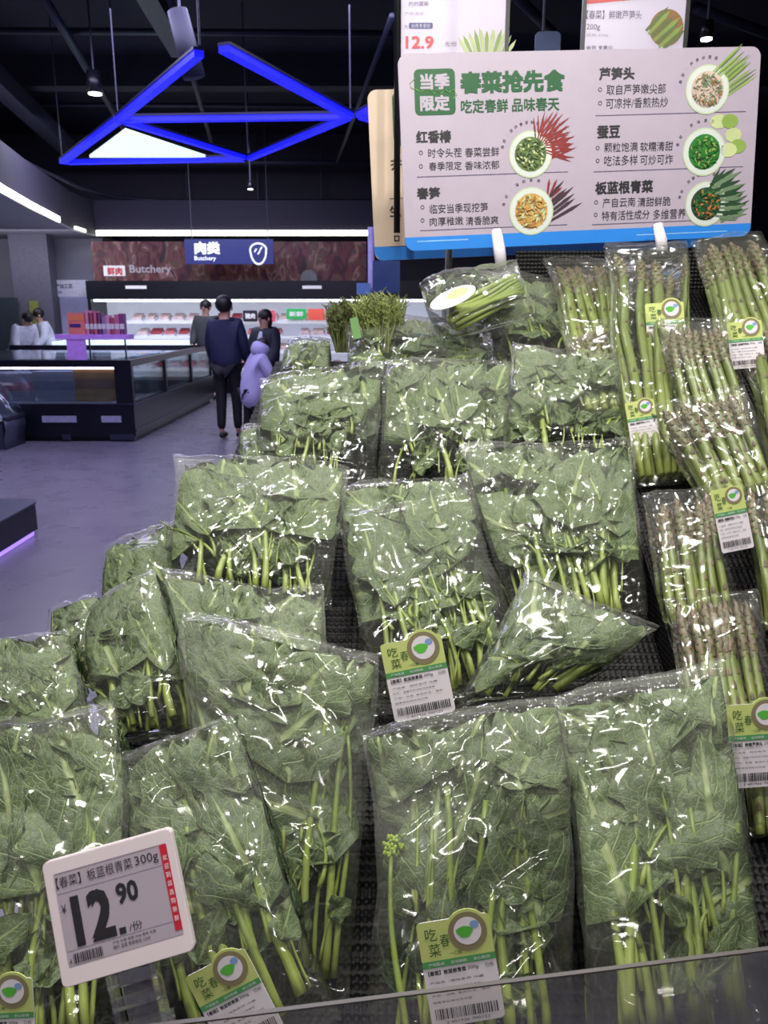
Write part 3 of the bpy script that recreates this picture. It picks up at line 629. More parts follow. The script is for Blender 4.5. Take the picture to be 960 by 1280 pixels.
def clear_mat(name, tint, fac=.10, haze=.05, rough=.03):
    k = N(name); fr_ = k.n('LayerWeight', i_Blend=.25); tr = k.n('BsdfTransparent', i_Color=tint + (1,)); gl = k.n('BsdfGlossy', i_Color=(1, 1, 1, 1), i_Roughness=rough)
    n = k.n('TexNoise', i_Scale=9.0, i_Detail=3.0); df = k.n('BsdfDiffuse', i_Color=(.75, .75, .75, 1)); m0 = k.n('MixShader')
    k.t.links.new(k.math('MULTIPLY', n.outputs['Fac'], haze * 2), m0.inputs[0]); k.t.links.new(tr.outputs[0], m0.inputs[1]); k.t.links.new(df.outputs[0], m0.inputs[2])
    m = k.n('MixShader'); k.t.links.new(k.math('ADD', k.math('MULTIPLY', fr_.outputs['Fresnel'], .8), fac * .3), m.inputs[0]); k.t.links.new(m0.outputs[0], m.inputs[1]); k.t.links.new(gl.outputs[0], m.inputs[2])
    return k.out(m.outputs[0])
CLEAR = clear_mat('clear_clip_plastic', (.94, .94, .95), .5, .07); ACR = clear_mat('acrylic_guard', (.93, .92, .90), .03, .025); GLASS = clear_mat('case_glass', (.80, .88, .92), .10, .03)
mb = MB(); c0 = fr.p(w_ * .50, -.001, -.008); dn = (P(186, 1300, .70) - c0); X = fr.X
for k, (f, hw, ht) in enumerate(((.10, .020, .006), (.42, .022, .005), (.80, .025, .007))):
    mb.obox(c0 + dn * f, X * hw, fr.Nn * .005, dn.normalized() * ht)
for s_ in (-1, 1): mb.obox(c0 + dn * .5 + X * .019 * s_, X * .0022, fr.Nn * .0075, dn * .5)
mb.obox(c0 + dn * .5 - fr.Nn * .003, X * .013, fr.Nn * .001, dn * .5); mb.build('clip', CLEAR, rt)['label'] = 'clear plastic clip'

# ------------------------------------------------------------------ clear acrylic guard along the front edge
a, b_ = P(150, 1290, .665), P(1010, 1182, .735); a0 = Vector((a.x, a.y, a.z)); X = (b_ - a0).normalized(); dn = Vector((0, -.06, -1)).normalized(); Nn = X.cross(dn).normalized()
a1 = a0 - X * .2
mb = MB(); mb.prism([a1, b_ + X * .25, b_ + X * .25 + dn * .22, a1 + dn * .22], Nn * .004, 0)
g = tag(mb.build('acrylic_guard', [ACR]), 'clear acrylic guard strip along the front of the display', 'guard')
rt = g; mb = MB(); mb.obox((a1 + b_ + X * .25) / 2 + dn * .0 + Nn * .002, X * ((b_ - a1).length / 2 + .125), Nn * .0022, dn * .0008); ORG[g] = Vector(g.location); mb.build('polished_edge', mat('acrylic_edge', srgb(70, 64, 60), .45, var=.1), g)
# front rail of the fixture that the guard stands in
zb = .44; mb = MB(); mb.box((-.60, .46, zb), (1.4, .60, zb + .055)); mb.build('front_rail', FIXT, named('black sloping display stand'))
mb = MB(); mb.box((-.44, .47, 0), (1.25, .62, zb)); mb.build('front_panel', FIXT, named('black sloping display stand'))

# ------------------------------------------------------------------ printed sign boards
M_BOARD = mat('board_white', srgb(172, 160, 174), .35, var=.03); M_BLUE = mat('board_blue', srgb(46, 128, 214), .35, var=.04); M_EDGE = mat('board_edge', srgb(230, 225, 230), .4, var=.02)
M_BGREEN = mat('print_green', srgb(26, 84, 44), .4, var=.05); M_LINE = mat('print_line', srgb(96, 84, 112), .5, var=.03); M_MARB = mat('marble_streak', srgb(168, 160, 172), .4, var=.08)
M_RIM = mat('bowl_rim_print', srgb(200, 206, 198), .4, var=.03); M_RIM2 = mat('bowl_rim_tint', srgb(182, 196, 160), .4, var=.05)
def board(name, label, TLp, TRp, BLp, BRp, YL, YR, group=None):
    fr = Frame(PY(*TLp, YL), PY(*TRp, YR), PY(*BLp, YL), PY(*BRp, YR)); w_, h = fr.w, fr.h
    rt = thing(name, label, 'sign', fr.p(w_ / 2, 0), group)
    mb = MB(); plate(mb, fr, rrect(w_, h, .024), -.006, 0); p = mb.build('panel', [M_BOARD], rt)
    return rt, p, fr
def specks(mb, fr, cx, cy, r, seed, n, mis, n0=.0016, el=1.0):
    rs = random.Random(seed)
    for i in range(n):
        a = rs.uniform(0, 6.28); q = r * rs.random() ** .5 * .86; x, y = cx + q * math.cos(a), cy + q * math.sin(a); t = rs.uniform(0, 3.14); l = r * .14 * el; s = r * .06
        c, sn = math.cos(t), math.sin(t); flat(mb, fr, [(x + c * l - sn * 0, y + sn * l), (x - sn * s, y + c * s), (x - c * l, y - sn * l), (x + sn * s, y - c * s)], n0 + .00003 * i, rs.choice(mis))
def sprig(mb, fr, x0, y0, ang, L, wd, mi, n0, k=5, spread=.5, seed=0):
    rs = random.Random(seed)
    for i in range(k):
        a = ang + spread * ((i + .5) / k - .5) + rs.uniform(-.05, .05); l = L * rs.uniform(.8, 1); c, s = math.cos(a), math.sin(a); b = (x0 - s * wd * (i - k / 2) * 1.2, y0 + c * wd * (i - k / 2) * 1.2)
        flat(mb, fr, [(b[0] - s * wd * .4, b[1] + c * wd * .4), (b[0] + s * wd * .4, b[1] - c * wd * .4), (b[0] + c * l * .7 + s * wd * .6, b[1] + s * l * .7 - c * wd * .6), (b[0] + c * l, b[1] + s * l), (b[0] + c * l * .7 - s * wd * .6, b[1] + s * l * .7 + c * wd * .6)], n0 + .00004 * i, mi if not isinstance(mi, tuple) else mi[i % len(mi)])
rt, pan, fr = board('menu_sign', 'large white board of seasonal greens with pictures and a blue foot band', (503, 67), (957, 60), (507, 314), (940, 293), 2.10, 2.20)
rt_main = rt; w_, h = fr.w, fr.h
mb = MB(); o = [(x, y) for x, y in rrect(w_, h, .024) if y < h * .07] ; flat(mb, fr, sorted([p for p in o if p[0] < w_ / 2], key=lambda p: -p[1]) + sorted([p for p in o if p[0] > w_ / 2], key=lambda p: p[1]) + [(w_, h * .072), (0, h * .072)], .0004, 0)
flat(mb, fr, [(.03, h * .045), (.16, h * .045), (.16, h * .052), (.03, h * .052)], .0007, 1); flat(mb, fr, [(w_ * .66, h * .03), (w_ * .93, h * .03), (w_ * .93, h * .036), (w_ * .66, h * .036)], .0007, 1)
mb.build('blue_band', [M_BLUE, mat('pale_blue', srgb(130, 180, 226), .4)], rt)
mb = MB()
def wp(s, x0, y0, x1, y1, bold=.02, mi=0): write_px(mb, fr, s, x0, y0, x1, y1, bold=bold, mi=mi, n=.0009)
wp('春菜抢先食', 575, 88, 706, 116, .05, 1); wp('吃定春鲜', 576, 124, 635, 141, .02, 1); wp('品味春天', 640, 122, 699, 139, .02, 1)
for s, *b in (('红香椿', 520, 163, 564, 179, .035), ('时令头茬', 535, 185, 577, 197), ('春菜尝鲜', 581, 184, 624, 196), ('春季限定', 536, 202, 577, 213), ('香味浓郁', 581, 201, 624, 212),
              ('春笋', 521, 234, 550, 249, .035), ('临安当季现挖笋', 537, 254, 610, 266), ('肉厚稚嫩', 537, 271, 579, 282), ('清香脆爽', 582, 270, 623, 281),
              ('芦笋头', 749, 84, 793, 100, .035), ('取自芦笋嫩尖部', 758, 105, 832, 118), ('可凉拌/香煎热炒', 757, 122, 835, 135),
              ('蚕豆', 746, 157, 775, 173, .035), ('颗粒饱满', 755, 178, 797, 190), ('软糯清甜', 800, 177, 841, 189), ('吃法多样', 755, 194, 797, 207), ('可炒可炸', 800, 193, 841, 206),
              ('板蓝根青菜', 744, 226, 816, 242, .035), ('产自云南', 753, 247, 794, 259), ('清甜鲜脆', 797, 246, 838, 258), ('特有活性成分', 752, 263, 812, 275), ('多维营养', 816, 261, 857, 274)):
    wp(s, *b[:4], bold=b[4] if len(b) > 4 else .012)
for x, y in ((526, 191), (526, 208), (528, 259), (528, 275.5), (750, 112), (750, 129), (747, 185), (747, 201), (745, 253), (744.5, 268.5)):
    cx, cy = fr.px(x, y); r = .0048; n_ = 14
    for i in range(n_):
        a0, a1 = 2 * math.pi * i / n_, 2 * math.pi * (i + 1) / n_; flat(mb, fr, [(cx + r * math.cos(a0), cy + r * math.sin(a0)), (cx + r * math.cos(a1), cy + r * math.sin(a1)), (cx + r * .72 * math.cos(a1), cy + r * .72 * math.sin(a1)), (cx + r * .72 * math.cos(a0), cy + r * .72 * math.sin(a0))], .0009)
for xa, ya, xb, yb in ((521, 221, 710, 216), (525, 288, 709, 282), (744, 145, 932, 140), (742, 215, 928, 209), (740, 281, 922, 274)):
    a, b_ = fr.px(xa, ya), fr.px(xb, yb); yy = (a[1] + b_[1]) / 2; flat(mb, fr, [(a[0], yy), (b_[0], yy), (b_[0], yy + .0018), (a[0], yy + .0018)], .0007, 2)
def arc_text(s, px, py, rpx, a0, a1, frm=None):
    cx, cy = fr.px(px, py); r = rpx * .00215
    for i, ch in enumerate(s):
        a = R(a0 + (a1 - a0) * i / (len(s) - 1)); x, y = cx + r * math.cos(a), cy + r * math.sin(a); V, Fs = glyphs(ch, .0)
        if not len(V): continue
        c_, s_ = math.cos(a - math.pi / 2), math.sin(a - math.pi / 2); k = .0085; c0 = (V.min(0) + V.max(0)) / 2
        mb.add([fr.p(x + k * ((v[0] - c0[0]) * c_ - (v[1] - c0[1]) * s_), y + k * ((v[0] - c0[0]) * s_ + (v[1] - c0[1]) * c_), .0009) for v in V], Fs, 0)
for s, x, y in (('推荐:凉拌春芽鲜香', 663, 193), ('推荐:油焖春笋', 664, 264), ('推荐:芦笋炒菌菇', 884, 112), ('推荐:葱油蚕豆', 880, 190), ('推荐:蒜蓉清炒青菜', 882, 255)): arc_text(s, x, y, 34, 165, 75)
mb.build('lettering', [M_INK, M_BGREEN, M_LINE], rt)
mb = MB(); (x0, _), (x1, _) = fr.px(518, 115), fr.px(569, 115); (_, y1), (_, y0) = fr.px(543, 86), fr.px(543, 144)
flat(mb, fr, rrect(x1 - x0, y1 - y0, .012, 5, x0, y0), .0006, 0)
write_px(mb, fr, '当季', 525, 92, 562, 112, bold=.045, mi=1, n=.001); write_px(mb, fr, '限定', 525, 119, 562, 139, bold=.045, mi=1, n=.001)
pts = [fr.p(*fr.px(x, y), .0016) for x, y in ((519, 98), (512, 104), (514, 110), (520, 112), (527, 116), (531, 111), (534, 117), (538, 112), (542, 118), (546, 112), (551, 118), (556, 112), (561, 116), (567, 112), (571, 118), (566, 124))]
mb.tube(pts, .0006, 5, 2); mb.build('season_badge', [M_BGREEN, M_BOARD, mat('script_lime', srgb(130, 190, 60), .5)], rt)
pic = dict(rim=M_RIM, tint=M_RIM2)
cols = [mat('p_olive', srgb(96, 116, 62), .5), mat('p_light', srgb(186, 196, 140), .5), mat('p_red', srgb(128, 36, 36), .5), mat('p_tan', srgb(190, 146, 76), .5), mat('p_brown', srgb(146, 104, 62), .5), mat('p_plum', srgb(58, 38, 48), .5),
        mat('p_mush', srgb(190, 170, 156), .5), mat('p_green', srgb(38, 116, 42), .5), mat('p_lime', srgb(134, 162, 76), .5), mat('p_dark', srgb(36, 66, 40), .5), mat('p_orange', srgb(176, 112, 62), .5), mat('p_grey', srgb(100, 124, 92), .5), M_RIM, M_RIM2, M_MARB]
def bowl(px, py, rp, name, mis, seed, back=None, el=1.0):
    mb = MB(); cx, cy = fr.px(px, py); r = rp * .00215
    if back: back(mb, cx, cy, r)
    flat(mb, fr, circ(cx, cy, r * 1.06, 30), .0011, 13); flat(mb, fr, circ(cx, cy, r, 30), .0012, 12); flat(mb, fr, circ(cx, cy, r * .78, 26), .0014, mis[0]); specks(mb, fr, cx, cy, r * .80, seed, 150, mis, .0016, el)
    mb.build(name, cols, rt)
bowl(663, 193, 24, 'dish_picture', (0, 1, 0, 9), 1, lambda m, x, y, r: [sprig(m, fr, x + r * .7, y + r * (.2 + .2 * j), 1.0 - .35 * j, r * 1.6, r * .075, 2, .0008 + .0002 * j, 11, 1.5, j) for j in range(3)])
bowl(664, 264, 25, 'dish_picture', (3, 4, 3, 1), 2, lambda m, x, y, r: [sprig(m, fr, x + r * .6, y - r * .1, .62, r * 1.9, r * .13, 5, .0008, 6, .3, 1), sprig(m, fr, x + r * .9, y + r * .7, .9, r * .8, r * .1, 2, .0009, 4, 1.4, 2)], 1.6)
bowl(884, 112, 25, 'dish_picture', (6, 4, 6, 11), 3, lambda m, x, y, r: sprig(m, fr, x + r * .5, y + r * .2, .62, r * 2.0, r * .075, (8, 0), .0008, 15, .12, 3), 1.3)
bowl(880, 190, 25, 'dish_picture', (7, 7, 8, 9), 4, lambda m, x, y, r: [flat(m, fr, [(x + r * (1.15 + a + .42 * math.cos(t)), y + r * (.55 + b + .32 * math.sin(t))) for t in [i * .63 for i in range(10)]], .0008 + .0001 * k, 8 if k % 2 else 1) for k, (a, b) in enumerate(((-.5, .75), (.05, .75), (.25, .15), (.5, -.35), (.05, -.5)))])
bowl(882, 255, 24, 'dish_picture', (9, 7, 10, 9), 5, lambda m, x, y, r: [sprig(m, fr, x + r * .5, y - r * .1 + r * .2 * j, .75 - .3 * j, r * 1.7, r * .14, (11, 9), .0008 + .0002 * j, 10, .8, 5 + j) for j in range(3)])
# second board peeping out behind
rt2, pan2, fr2 = board('menu_sign', 'cream board half hidden behind the large seasonal greens board', (474, 112), (900, 104), (469, 326), (895, 306), 2.46, 2.56)
pan2.data.materials[0] = mat('board_cream', srgb(206, 184, 160), .4, var=.04)
mb = MB(); flat(mb, fr2, [(.015, 0), (fr2.w, 0), (fr2.w, fr2.h * .085), (0, fr2.h * .085), (0, .02)], .0005); mb.build('blue_band', M_BLUE, rt2)
mb = MB(); flat(mb, fr2, rrect(.12, .14, .02, 5, fr2.px(491, 150)[0], fr2.px(491, 182)[1]), .0006, 1); fr_keep = fr; fr = fr2
for s, *b in (('芥', 488, 199, 504, 213, .03), ('生', 487, 257, 501, 271, .03)): write_px(mb, fr2, s, *b[:4], bold=b[4], n=.0009)
for y in (222, 284): cx, cy = fr2.px(496, y); flat(mb, fr2, [(cx - .008, cy - .006), (cx + .008, cy - .006), (cx + .008, cy + .002), (cx + .002, cy + .008), (cx, cy + .002), (cx - .008, cy + .002)], .0008)
for y in (237, 298):
    cx, cy = fr2.px(496, y); r = .008
    for A in ((-r, -r, r, -r * .6), (-r, r * .6, r, r), (-r, -r, -r * .6, r), (r * .6, -r, r, r)): flat(mb, fr2, [(cx + A[0], cy + A[1]), (cx + A[2], cy + A[1]), (cx + A[2], cy + A[3]), (cx + A[0], cy + A[3])], .0008)
for y in (249, 309): a = fr2.px(487, y); flat(mb, fr2, [a, (a[0] + .2, a[1]), (a[0] + .2, a[1] + .002), (a[0], a[1] + .002)], .0008)
mb.build('lettering', [M_INK, M_BGREEN], rt2); fr = fr_keep
# hanging posters, their black holders
M_POST = mat('poster_paper', srgb(206, 196, 216), .35, var=.05, scale=4); M_BLK = mat('black_metal', srgb(16, 16, 20), .4, var=.1); M_PRED = mat('poster_red', srgb(206, 58, 58), .4); M_NAVY = mat('poster_navy', srgb(62, 66, 122), .4)
def poster(label, x0, x1, yb, Y):
    f = Frame(PY(x0, -60, Y), PY(x1, -60, Y), PY(x0, yb, Y)); rt = thing('price_poster', label, 'poster', f.p(f.w / 2, 0), 'price posters above the board')
    m = MB(); plate(m, f, [(0, 0), (f.w, 0), (f.w, f.h), (0, f.h)], -.003, 0); m.build('sheet', M_POST, rt)
    for x in (-.012, f.w):
        m = MB(); plate(m, f, [(x, 0), (x + .012, 0), (x + .012, f.h), (x, f.h)], -.008, .004); m.tube([f.p(x + .006, f.h, 0), (f.p(x, 0).x + .006, Y, 4.99)], .004, 5); m.build('holder', M_BLK, rt)
    return rt, f
rt, f = poster('hanging price poster reading 12.9 with a picture of pale shoots', 501, 634, 84, 2.7)
m = MB(); write_px(m, f, '12.9', 507, 45, 542, 61, bold=.04, mi=1, n=.001); write_px(m, f, '元/份', 556, 52, 571, 58, bold=0, n=.001); write_px(m, f, '的的菜新', 511, 2, 536, 8, bold=0, n=.001); write_px(m, f, '产地 直采', 506, 15, 530, 19, bold=-.002, mi=4, n=.001)
a, b_ = f.px(511, 36), f.px(541, 28.5); flat(m, f, rrect(b_[0] - a[0], b_[1] - a[1], .004, 3, a[0], a[1]), .0008, 2); write_px(m, f, '大', 505, 31, 510, 36, bold=0, n=.001); write_px(m, f, '会员专享价', 514, 30, 538, 35, bold=0, mi=3, n=.0012)
m.build('lettering', [M_LINE, M_PRED, M_NAVY, M_POST, M_MARB], rt)
m = MB(); x, y = f.px(606, 70); [sprig(m, f, x + .02 * (j - 1.5), y, 1.57 - .25 * (j - 1.5), .08, .009, (0, 1), .001 + .0003 * j, 5, .5, j) for j in range(4)]; m.build('vegetable_picture', [cols[1], cols[8]], rt)
rt, f = poster('hanging price poster with a red head and a round asparagus picture', 729, 855, 84, 2.75)
m = MB(); write_px(m, f, '【春菜】鲜嫩芦笋头', 733, 13, 802, 24, bold=0, n=.001); write_px(m, f, '200g', 733, 30, 750, 39, bold=0, n=.001); write_px(m, f, '规格 200g', 733, 42, 760, 46, bold=-.002, mi=2, n=.001); write_px(m, f, '会员 专享价', 733, 57, 766, 62, bold=0, n=.001)
a = f.px(728.5, 5); flat(m, f, [(0, a[1]), (f.w * .5, a[1] + .012), (f.w, a[1] + .03), (f.w, f.h), (0, f.h)], .0008, 1); m.build('lettering', [M_LINE, M_PRED, M_MARB], rt)
m = MB(); x, y = f.px(833, 35); flat(m, f, circ(x, y, .052, 26), .0008, 0)
sprig(m, f, x - .04, y - .03, .75, .105, .0105, (1, 2), .001, 7, .05, 3); m.build('asparagus_picture', [cols[4], cols[0], cols[8]], rt)
# posts and clips
def rod(name, label, cat, a, b, r, m, group=None):
    mb = MB(); mb.tube([a, b], r, 10); return tag(mb.build(name, m, None, True), label, cat, group)
p0 = PY(496, 130, 2.5); rod('post', 'black upright post beside the 12.9 poster', 'post', Vector((p0.x, 2.4, 1.72)), Vector((p0.x, 2.4, 3.4)), .009, M_BLK)
for sg, lx, Y_ in ((rt_main, 562, 2.17), (rt_main, 880, 2.215), (rt2, 720, 2.56), (rt2, 820, 2.58)):
    q_ = PY(lx, 250, Y_); MB().tube([(q_.x, Y_, 0), (q_.x, Y_, q_.z)], .009, 8).build('leg', M_BLK, sg, True)
M_CLIP = mat('clip_white', srgb(214, 208, 216), .3, var=.03)
for (x, y0, y1, Y, lb) in ((623, 290, 330, 2.07, 'white plastic clip on the board foot above the garlic shoots'), (824, 283, 312, 2.13, 'white plastic clip on the board foot above the tall asparagus')):
    a, b_ = PY(x - 3, y0, Y), PY(x + 4, y1 + 6, Y - .02); mb = MB(); mb.tube([a + Vector((0, .012, 0)), a + Vector((0, -.006, .004)), a.lerp(b_, .5) + Vector((0, -.012, 0)), b_], [.008, .012, .015, .014], 10, flat=.5, ref=(0, 1, 0)); tag(mb.build('sign_clip', M_CLIP, None, True), lb, 'clip', 'clips holding the large board')
# ------------------------------------------------------------------ the hall behind: shell
def emat(name, col, s, base=(.5, .5, .5)):
    return mat(name, base, .5, emit=s, ecol=col)
def struct(mb, name, m, **k): o = mb.build(name, m); o['kind'] = 'structure'; return o
k = N('polished_floor'); ge = k.n('NewGeometry'); n1 = k.n('TexNoise', i_Vector=ge.outputs['Position'], i_Scale=.7, i_Detail=4.0); n2 = k.n('TexNoise', i_Vector=ge.outputs['Position'], i_Scale=3.0, i_Detail=2.0)
b = k.n('BsdfPrincipled', i_Base_Color=k.mix(n1.outputs['Fac'], srgb(112, 108, 122), srgb(126, 122, 136)), i_Roughness=k.ramp(n2.outputs['Fac'], [(.3, .24), (.7, .34)])); b.inputs['Specular IOR Level'].default_value = .6
FLOOR = k.out(b.outputs[0])
struct(MB().box((-9, -3, -.05), (8, 18, 0)), 'floor', FLOOR)
CEIL = mat('ceiling_black', srgb(14, 17, 40), .8, var=.2, scale=1.5)
struct(MB().box((-9, -3, 5.0), (8, 18, 5.1)), 'ceiling', CEIL)
WALLM = mat('wall_grey', srgb(140, 140, 152), .7, var=.05, scale=2)
struct(MB().box((-9, 17.6, 0), (8, 17.8, 5.0)), 'wall_back', mat('wall_dark', srgb(44, 42, 58), .7))
struct(MB().box((-9.1, -3, 0), (-9, 17.8, 5.0)), 'wall_left', WALLM)
struct(MB().box((8, -3, 0), (8.1, 17.8, 5.0)), 'wall_right', mat('wall_dark_right', srgb(40, 38, 54), .7))
struct(MB().box((-9, -3.1, 0), (8, -3, 5.0)), 'wall_front', WALLM)
# staff room corner at the left: wall face, dark doorway, column, window
struct(MB().box((-9, 16.6, 0), (-5.55, 16.8, 2.95)), 'wall_staff', WALLM)
a, b = PY(24, 430, 15.6), PY(60, 320, 15.6); struct(MB().box((a.x, 15.6, 0), (b.x, 15.95, 2.93)), 'trim_1', mat('column_grey', srgb(84, 82, 96), .7))
a, b = PY(62, 410, 16.5), PY(108, 370, 16.5); struct(MB().box((a.x, 16.55, a.z - .3), (b.x, 16.59, b.z)), 'window_1', emat('window_bluish', (.42, .42, .80), .22, (.3, .3, .5)))
a, b = PY(-30, 450, 15.5), PY(20, 372, 15.5); mbx = MB().box((a.x, 15.5, 0), (b.x, 15.55, b.z)); struct(mbx, 'door_1', mat('door_dark', srgb(52, 60, 66), .3))
# curved bulkhead with its light cove
curve_px = [(-60, 196), (-30, 218), (0, 238), (36, 258), (72, 276), (92, 286), (118, 293)]
Zs = 2.94; pts = [PZ(x, y, Zs) for x, y in curve_px]; pts[-1] = Vector((pts[-1].x, 16.1, Zs)); pts.insert(-1, Vector((pts[-2].x * .55 + pts[-1].x * .45 - .03, 15.55, Zs)))
pts += [Vector((7.9, 16.1, Zs))]
pts = [Vector((pts[0].x + 1.6, 3.5, Zs))] + pts
BULK = mat('bulkhead_purple', srgb(40, 36, 56), .7); SOFF = mat('soffit_grey', srgb(140, 136, 146), .7)
mb = MB()
for p, q in zip(pts[:-1], pts[1:]): mb.add([p, q, q + Vector((0, 0, .62)), p + Vector((0, 0, .62))], [(0, 1, 2, 3)])
o = struct(mb, 'trim_2', BULK); sm = o.modifiers.new('solid', 'SOLIDIFY'); sm.thickness = .03
mb = MB(); poly = [p for p in pts[:-1]]; mb.prism(poly + [Vector((poly[-1].x, 17.6, Zs)), Vector((-9, 17.6, Zs)), Vector((-9, 3.5, Zs))], (0, 0, -.03)); struct(mb, 'trim_3', SOFF)
LIGHTW = emat('cove_light', (.86, .90, .74), 3.2)
def strip(label, P0, h, t=.03):
    mb = MB()
    for p, q in zip(P0[:-1], P0[1:]):
        d = (q - p).normalized(); n = Vector((d.y, -d.x, 0)) * t
        mb.obox((p + q) / 2 + n, (q - p) / 2, n * .5, (0, 0, h / 2))
    return tag(mb.build('light_strip', LIGHTW), label, 'light')
strip('curved white light strip along the left bulkhead', [p + Vector((0, 0, .02)) for p in pts[1:6]], .09)
strip('short light strip where the left bulkhead turns', [p + Vector((0, 0, .02)) for p in pts[6:8]], .05)
strip('long white light strip above the butchery banner', [pts[-2] + Vector((0.02, 0, .03)), Vector((6.5, 16.1, Zs + .03))], .10)
# rail on hangers that follows the bulkhead
GREY = mat('pipe_grey', srgb(52, 52, 72), .5); PIPE = mat('pipe_dark', srgb(44, 46, 66), .5)
rp = [PZ(-40, 168, 3.7), PZ(0, 186, 3.7), PZ(50, 212, 3.7), PZ(100, 235, 3.7), PZ(140, 246, 3.7), PZ(200, 251, 3.7)]; rp.append(Vector((5, rp[-1].y + .1, 3.7)))
rt = thing('ceiling_rail', 'curved grey rail hung from the ceiling along the bulkhead', 'rail', rp[0]); MB().tube(rp, .035, 8).build('rail', GREY, rt, True)
for i, x in enumerate((10, 28, 72, 100, 118, 140, 230, 320, 400)):
    p = PZ(x, 190 + min(x, 130) * .45, 3.7); y = np.interp(p.x, [q.x for q in rp], [q.y for q in rp]); MB().tube([(p.x, y, 2.96 if x < 130 else 3.7), (p.x, y, 4.99)], .018, 6).build('hanger', GREY, rt)
# meat banner and hanging blue sign over the chilled wall cabinet
k = N('meat_banner_print'); tc = k.n('TexCoord'); mp = k.n('Mapping', i_Vector=tc.outputs['Object']); mp.inputs['Scale'].default_value = (1.6, 1, .9); mp.inputs['Rotation'].default_value = (0, .5, 0)
n = k.n('TexNoise', i_Vector=mp.outputs[0], i_Scale=2.6, i_Detail=5.0, i_Distortion=1.4)
c = k.n('ValToRGB'); k.t.links.new(n.outputs['Fac'], c.inputs[0]); cr = c.color_ramp
for i, (p, q) in enumerate(((.28, (26, 20, 24)), (.42, (70, 28, 36)), (.50, (104, 50, 54)), (.56, (80, 68, 48)), (.62, (150, 104, 104)), (.72, (60, 26, 40)))):
    if i > 1: cr.elements.new(p)
    cr.elements[i].position = p; cr.elements[i].color = srgb(*q) + (1,)
b = k.n('BsdfPrincipled', i_Base_Color=c.outputs[0], i_Roughness=.5, i_Emission_Color=c.outputs[0], i_Emission_Strength=.12); BAN = k.out(b.outputs[0])
a, b = PY(118, 351, 16.0), PY(458, 302, 16.0)
rt = thing('butchery_banner', 'wide dark banner with raw meat pictures and the word Butchery', 'banner', ((a.x + b.x) / 2, 16.0, a.z)); MB().box((a.x, 15.98, a.z), (b.x, 16.02, b.z)).build('banner_sheet', BAN, rt)
fr = Frame(Vector((a.x, 15.975, b.z)), Vector((b.x, 15.975, b.z)), Vector((a.x, 15.975, a.z)))
GLOWW = emat('lit_print_white', (.8, .75, .8), .35, (.7, .7, .7)); t = MB(); (x0, y0), (x1, y1) = fr.px(130, 345), fr.px(156, 332); flat(t, fr, [(x0, y0), (x1, y0), (x1, y1), (x0, y1)], .002, 0)
write_px(t, fr, '鲜肉', 134, 334, 153, 344, bold=.04, mi=1, n=.006); write_px(t, fr, 'Butchery', 162, 331, 214, 344, bold=.03, mi=2, n=.004)
flat(t, fr, circ(*fr.px(386, 348), .16, 16), .003, 3)
t.build('lettering', [GLOWW, M_PRED, mat('banner_letter_grey', srgb(170, 160, 165), .5, emit=.2), mat('seal_grey', srgb(120, 124, 120), .5)], rt)
fr = Frame(PY(232, 299, 15.2), PY(343, 299, 15.2), PY(232, 330, 15.2)); rt = thing('hanging_sign', 'blue hanging sign with white cutlet symbol and small word Butchery', 'sign', fr.p(fr.w / 2, 0))
mb = MB(); plate(mb, fr, [(0, 0), (fr.w, 0), (fr.w, fr.h), (0, fr.h)], -.05, 0); mb.build('panel', mat('sign_navy', srgb(34, 42, 104), .4, emit=.35, ecol=srgb(34, 42, 104)), rt)
t = MB(); write_px(t, fr, '肉类', 243, 302, 275, 318, bold=.05, n=.004); write_px(t, fr, 'Butchery', 243, 320, 270, 327, bold=.02, n=.004)
cx, cy = fr.px(323, 313); pp = [(cx + .15 * math.cos(a) * (1 if math.sin(a) > 0 else .95), cy + (.12 if math.sin(a) > 0 else .24) * math.sin(a)) for a in [i * math.pi / 12 for i in range(25)]]
t.tube([fr.p(x, y, .01) for x, y in pp], .018, 5)
for dx, dy in ((-.05, 0), (.01, -.04), (.05, .03)): t.tube([fr.p(cx + dx - .02, cy + dy - .03, .01), fr.p(cx + dx + .02, cy + dy + .03, .01)], .014, 5)
t.build('lettering', emat('lit_print_pale', (.7, .75, .9), .8, (.8, .8, .8)), rt)
for x in (240, 335): p = PY(x, 299, 15.2); MB().tube([p, (p.x, p.y, 4.99)], .01, 5).build('hanger', GREY, rt)
# chilled wall cabinet
XL, XR = PY(112, 400, 15.4).x, 1.2
rt = thing('chilled_wall_cabinet', 'long brightly lit open chilled cabinet with white shelves under the meat banner', 'cabinet', ((XL + XR) / 2, 15.9, 0))
CASEB = mat('case_black', srgb(20, 20, 28), .35); CASEW = mat('case_white', srgb(205, 208, 220), .5, var=.03); LED = emat('case_led', (.85, .90, 1), 4.5)
MB().box((XL, 15.35, 1.74), (XR, 15.96, 2.07)).build('canopy', CASEB, rt); MB().box((XL, 16.25, .0), (XR, 16.35, 1.74)).build('back_panel', emat('case_back_lit', (.72, .76, .95), .34, (.8, .82, .9)), rt)  # back panel glows by itself, standing for light from the tubes
MB().box((XL, 15.40, 0), (XR, 16.25, .25)).build('base', CASEB, rt)
for x in (XL, XR - .06): MB().box((x, 15.38, .25), (x + .06, 16.25, 1.74)).build('side_panel', CASEB, rt)
SH = (.45, .78, 1.06, 1.34)
for z in SH:
    s = MB().box((XL + .06, 15.62, z - .03), (XR - .06, 16.25, z)).build('shelf', CASEW, rt); MB().box((XL + .06, 15.60, z - .045), (XR - .06, 15.62, z + .01)).build('price_rail', emat('rail_lit', (.8, .82, .95), .5), s)
MB().box((XL + .1, 15.42, 1.70), (XR - .1, 15.52, 1.735)).build('led_tube', LED, rt)
